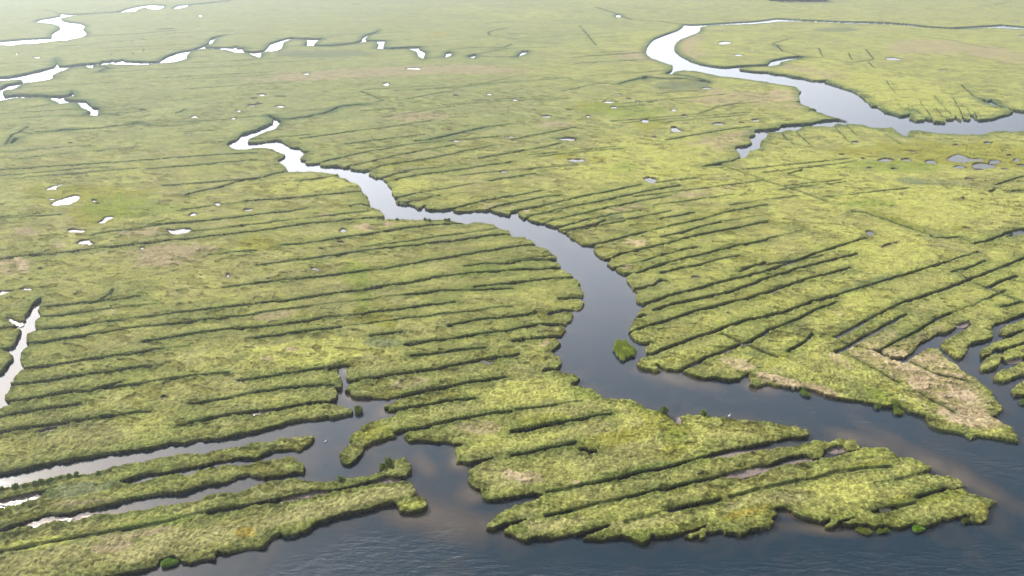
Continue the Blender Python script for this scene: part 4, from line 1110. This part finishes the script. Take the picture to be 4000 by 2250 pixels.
islet('@3,3 880,985 905,965 960,975 1010,980 1048,1000 1045,1025 990,1025 930,1008', 'olive long islet off the lower right shore, left of the two tiny tufts', .45, None, (0.168, 0.196, 0.028), (0.252, 0.280, 0.056))
islet('@3,3 1102,1000 1118,980 1150,982 1160,1000 1140,1016 1110,1016', 'tiny olive tuft in the water between the long islet and the bright green one', .4, None, (0.168, 0.196, 0.028), (0.224, 0.266, 0.042))
islet('@3,3 1165,990 1185,973 1212,985 1200,1003 1175,1005', 'tiniest green tuft, right beside the tiny olive one', .4, None, (0.154, 0.224, 0.028), (0.210, 0.280, 0.042))
islet('@3,3 1950,905 1965,882 2000,870 2030,880 2020,900 1975,918', 'dark brownish tuft islet under the far right point of the lower marsh', .45, None, (0.098, 0.112, 0.028), (0.154, 0.168, 0.042))
islet('@3,2 1072,1185 1085,1165 1120,1160 1142,1180 1130,1208 1090,1208', 'grey green tuft on the mud below the right peninsula, left one', .6, None, (0.105, 0.154, 0.042), (0.168, 0.210, 0.070))
islet('@3,2 1255,1175 1262,1140 1290,1140 1308,1170 1300,1205 1270,1205', 'narrow upright tuft against the bank of the right peninsula', .8, None, (0.112, 0.168, 0.028), (0.182, 0.238, 0.042))
islet('@3,2 1262,1240 1280,1210 1320,1205 1345,1240 1372,1258 1330,1266 1285,1262', 'olive green tuft islet in the river below the right peninsula', .6, None, (0.168, 0.210, 0.028), (0.252, 0.294, 0.056))
islet('@3,2 330,1040 350,1020 390,1050 440,1085 400,1082 360,1070', 'slim green spit tuft at the river edge of the right peninsula', .6, None, (0.126, 0.196, 0.042), (0.182, 0.252, 0.056))
islet('@3,2 2530,1150 2545,1125 2590,1115 2620,1135 2600,1165 2555,1168', 'grey green tuft in the creek at the right edge of the view', .5, None, (0.098, 0.140, 0.042), (0.154, 0.196, 0.063))

# shrubs
def shrub_mesh(name_seed, r, h):
    g = np.random.default_rng(name_seed)
    n = 420
    d = g.normal(size=(n, 3)); d /= np.linalg.norm(d, axis=1)[:, None]
    d[:, 2] = np.abs(d[:, 2]) * .95
    lump = 1 + .28 * np.sin(d[:, 0] * 5 + name_seed) * np.cos(d[:, 1] * 6 + name_seed * 2)
    rr = g.uniform(.35, 1, n) ** .5 * lump
    p = d * rr[:, None] * np.array([r, r, h * .8]) + np.array([0, 0, h * .18])
    a = g.normal(size=(n, 3)) * .11; b = g.normal(size=(n, 3)) * .11
    V = np.stack([p - a, p + a, p + b * 1.6], 1).reshape(-1, 3)
    cc = np.array([.145, .195, .045]) * g.uniform(.6, 1.7, (n, 1))
    return V, np.arange(3 * n).reshape(-1, 3), np.repeat(cc, 3, 0)
shrub_src = {}
def shrub(c, r, x, y, label, group=None, size=1.0, dark=1.0):
    gx, gy = gpt(*fpt(c, r, x, y))
    root = empty('shrub', (gx, gy, H + .02))
    V, F, Cc = shrub_mesh(int(x + y), .85, 1.25)
    mesh_np('foliage', V, F, M_BLADE, 3, Cc * dark, False, root)
    st = []; sf = []
    for k in range(5):
        a = k * 1.26; b = len(st)
        st += [(-.05, 0, -.1), (.05, 0, -.1), (.0, .05, -.1), (math.cos(a) * .45, math.sin(a) * .45, .85)]
        sf += [(b, b + 1, b + 3), (b + 1, b + 2, b + 3), (b + 2, b, b + 3)]
    mesh_np('stem', np.array(st), np.array(sf), M_BARK, 3, None, False, root)
    root.scale = (size, size, size); root.rotation_euler = (0, 0, x)
    tag(root, label, 'shrub', group)
GL = 'dark green shrubs dotted along the lower left creek bank'
for k, (x, y, s) in enumerate([(12, 548, .8), (150, 528, 1.1), (250, 518, .9), (345, 495, .9), (405, 478, 1.0), (478, 474, .8), (512, 462, .9), (600, 437, .7),
                               (690, 418, .8), (765, 402, .9), (985, 392, .8)]):
    shrub(0, 3, x, y + 16, 'dark green rounded shrub on the near bank of the pale creek at the lower left', GL, s * .62)
shrub(1, 3, 1330, 300, 'tall dark shrub at the neck of the hooked marsh spit', None, .95, .8)
shrub(1, 3, 1272, 345, 'low dark shrub at the foot of the tall one on the hooked spit', None, .75, .8)
shrub(1, 3, 850, 468, 'small shrub on the thin middle of the hooked marsh spit', None, .7)
shrub(2, 2, 1530, 1240, 'dark shrub at the mouth of the small muddy notch below the river', None, 1.1, .75)
shrub(2, 2, 1925, 1262, 'green shrub on the river bank right of the small muddy notch', None, .9)
GM = 'green shrubs along the near bank of the middle river'
for x, y in [(1420, 748), (1700, 746), (1742, 752), (1905, 752), (1940, 750)]:
    shrub(1, 1, x, y + 12, 'little green shrub on the near bank of the middle river', GM, .75)

# distant wood at the top of the view: one mass
fx0, fy0 = fpt(3, 0, 360, 22)
wx, wy = gpt(fx0, fy0)
VV = []; CC = []
g = np.random.default_rng(5)
for k in range(150):
    cx = wx + g.uniform(-46, 46); cy = wy + 8 + g.uniform(0, 60)
    if ((cx - wx) / 46) ** 2 > 1 - ((cy - wy - 38) / 42) ** 2: continue
    hh = g.uniform(7, 11); rr = g.uniform(3, 4.5); n = 260
    d = g.normal(size=(n, 3)); d /= np.linalg.norm(d, axis=1)[:, None]
    p = d * (g.uniform(.5, 1, n) ** .4)[:, None] * np.array([rr, rr, hh * .5]) + np.array([cx, cy, hh * .55 + H - .6])
    a = g.normal(size=(n, 3)) * .5; b = g.normal(size=(n, 3)) * .5
    VV.append(np.stack([p - a, p + a, p + b * 1.5], 1).reshape(-1, 3)); CC.append(np.repeat(np.array([.028, .050, .022]) * g.uniform(.6, 1.5, (n, 1)), 3, 0))
VV = np.concatenate(VV)
wood = mesh_np('distant_wood', VV, np.arange(len(VV)).reshape(-1, 3), M_BLADE, 3, np.concatenate(CC))
tag(wood, 'dark distant wood at the top edge of the marsh', 'wood', kind='stuff')

# white birds
def tube_rings(path, rad, n=10):
    path = np.array(path, float); V = []
    for i, p in enumerate(path):
        t = path[min(i + 1, len(path) - 1)] - path[max(i - 1, 0)]; t /= np.linalg.norm(t)
        u = np.cross(t, (0, 1, 0)); 
        if np.linalg.norm(u) < .1: u = np.cross(t, (1, 0, 0))
        u /= np.linalg.norm(u); w = np.cross(t, u)
        V += [p + rad[i] * (math.cos(a) * u + math.sin(a) * w) for a in np.linspace(0, 2 * math.pi, n, endpoint=False)]
    F = []
    for k in range(len(path) - 1):
        for i in range(n):
            F.append((k * n + i, k * n + (i + 1) % n, (k + 1) * n + (i + 1) % n)); F.append((k * n + i, (k + 1) * n + (i + 1) % n, (k + 1) * n + i))
    return np.array(V), np.array(F)
def bird(c, r, x, y, label, zz, rot_, standing=True, s=1.0):
    gx, gy = gpt(*fpt(c, r, x, y), zz)
    root = empty('egret' if standing else 'gull', (gx, gy, zz))
    if standing:
        V, F = tube_rings([(-.42, 0, .48), (-.3, 0, .52), (-.1, 0, .58), (.1, 0, .62), (.2, 0, .70), (.22, 0, .85), (.17, 0, .98), (.24, 0, 1.06), (.32, 0, 1.05)],
                          [.02, .07, .14, .13, .06, .04, .035, .05, .02])
        mesh_np('body', V, F, M_BIRD, 3, None, True, root)
        V, F = tube_rings([(.30, 0, 1.05), (.45, 0, 1.02)], [.018, .004]); mesh_np('bill', V, F, M_BILL, 3, None, True, root)
        for sy in (-.05, .05):
            V, F = tube_rings([(.0, sy, .52), (.03, sy, .25), (.0, sy, 0)], [.02, .012, .012]); mesh_np('leg', V, F, M_PEAT, 3, None, True, root)
    else:
        V, F = tube_rings([(-.32, 0, .12), (-.2, 0, .09), (0, 0, .06), (.15, 0, .09), (.2, 0, .2), (.27, 0, .24), (.32, 0, .23)],
                          [.01, .07, .12, .09, .05, .055, .02])
        mesh_np('body', V, F, M_BIRD, 3, None, True, root)
        V, F = tube_rings([(.31, 0, .23), (.38, 0, .22)], [.014, .004]); mesh_np('bill', V, F, M_BILL, 3, None, True, root)
    root.rotation_euler = (0, 0, rot_); root.scale = (s, s, s)
    tag(root, label, 'bird')
bird(2, 2, 2183, 1306, 'white wading bird standing on the grassy bank below the river', H + .05, .4)
bird(0, 1, 857, 594, 'white wading bird in the olive grass right of the largest left pond', H + .05, 2.0)
bird(0, 1, 200, 612, 'white wading bird in the grass left of the largest left pond', H + .05, 1.0)
bird(1, 3, 700, 98, 'white gull afloat in the creek mouth left of centre', 0.0, .8, False, 1.1)

def log(c, r, x, y, L, R, rot_, label):
    gx, gy = gpt(*fpt(c, r, x, y), H + .1)
    V, F = tube_rings([(-L / 2, 0, 0), (-L * .2, .03, .03), (L * .15, -.03, .02), (L / 2, .02, 0)], [R * .8, R, R * .95, R * .6], 9)
    o = mesh_np('driftwood_log', V, F, M_LOG, 3, None, True)
    o.location = (gx, gy, H + .22); o.rotation_euler = (0, .05, rot_)
    tag(o, label, 'driftwood')
log(3, 2, 1365, 1134, 1.5, .13, -.2, 'pale driftwood log at the river edge of the sandy right peninsula')
log(3, 2, 1578, 1188, .8, .14, -.5, 'short white driftwood stump lying among the sandy patches of the peninsula')

# ------------------------------------------------------------ summer haze
me = bpy.data.meshes.new('haze')
x0, x1, y0, y1, z0, z1 = -9000, 9000, -300, 14000, -2.0, 103.0
vs = [(x, y, zz) for x in (x0, x1) for y in (y0, y1) for zz in (z0, z1)]
me.from_pydata(vs, [], [(0, 1, 3, 2), (4, 6, 7, 5), (0, 4, 5, 1), (2, 3, 7, 6), (0, 2, 6, 4), (1, 5, 7, 3)])
hz, nt, out = new_mat('summer_haze')
pv = nt.nodes.new('ShaderNodeVolumePrincipled')
pv.inputs['Color'].default_value = (.82, .92, 1.0, 1)
pv.inputs['Density'].default_value = HAZE_DENSITY
pv.inputs['Anisotropy'].default_value = .55
nt.links.new(pv.outputs[0], out.inputs['Volume'])
me.materials.append(hz)
o = bpy.data.objects.new('haze', me); scene.collection.objects.link(o)
tag(o, kind='stuff')
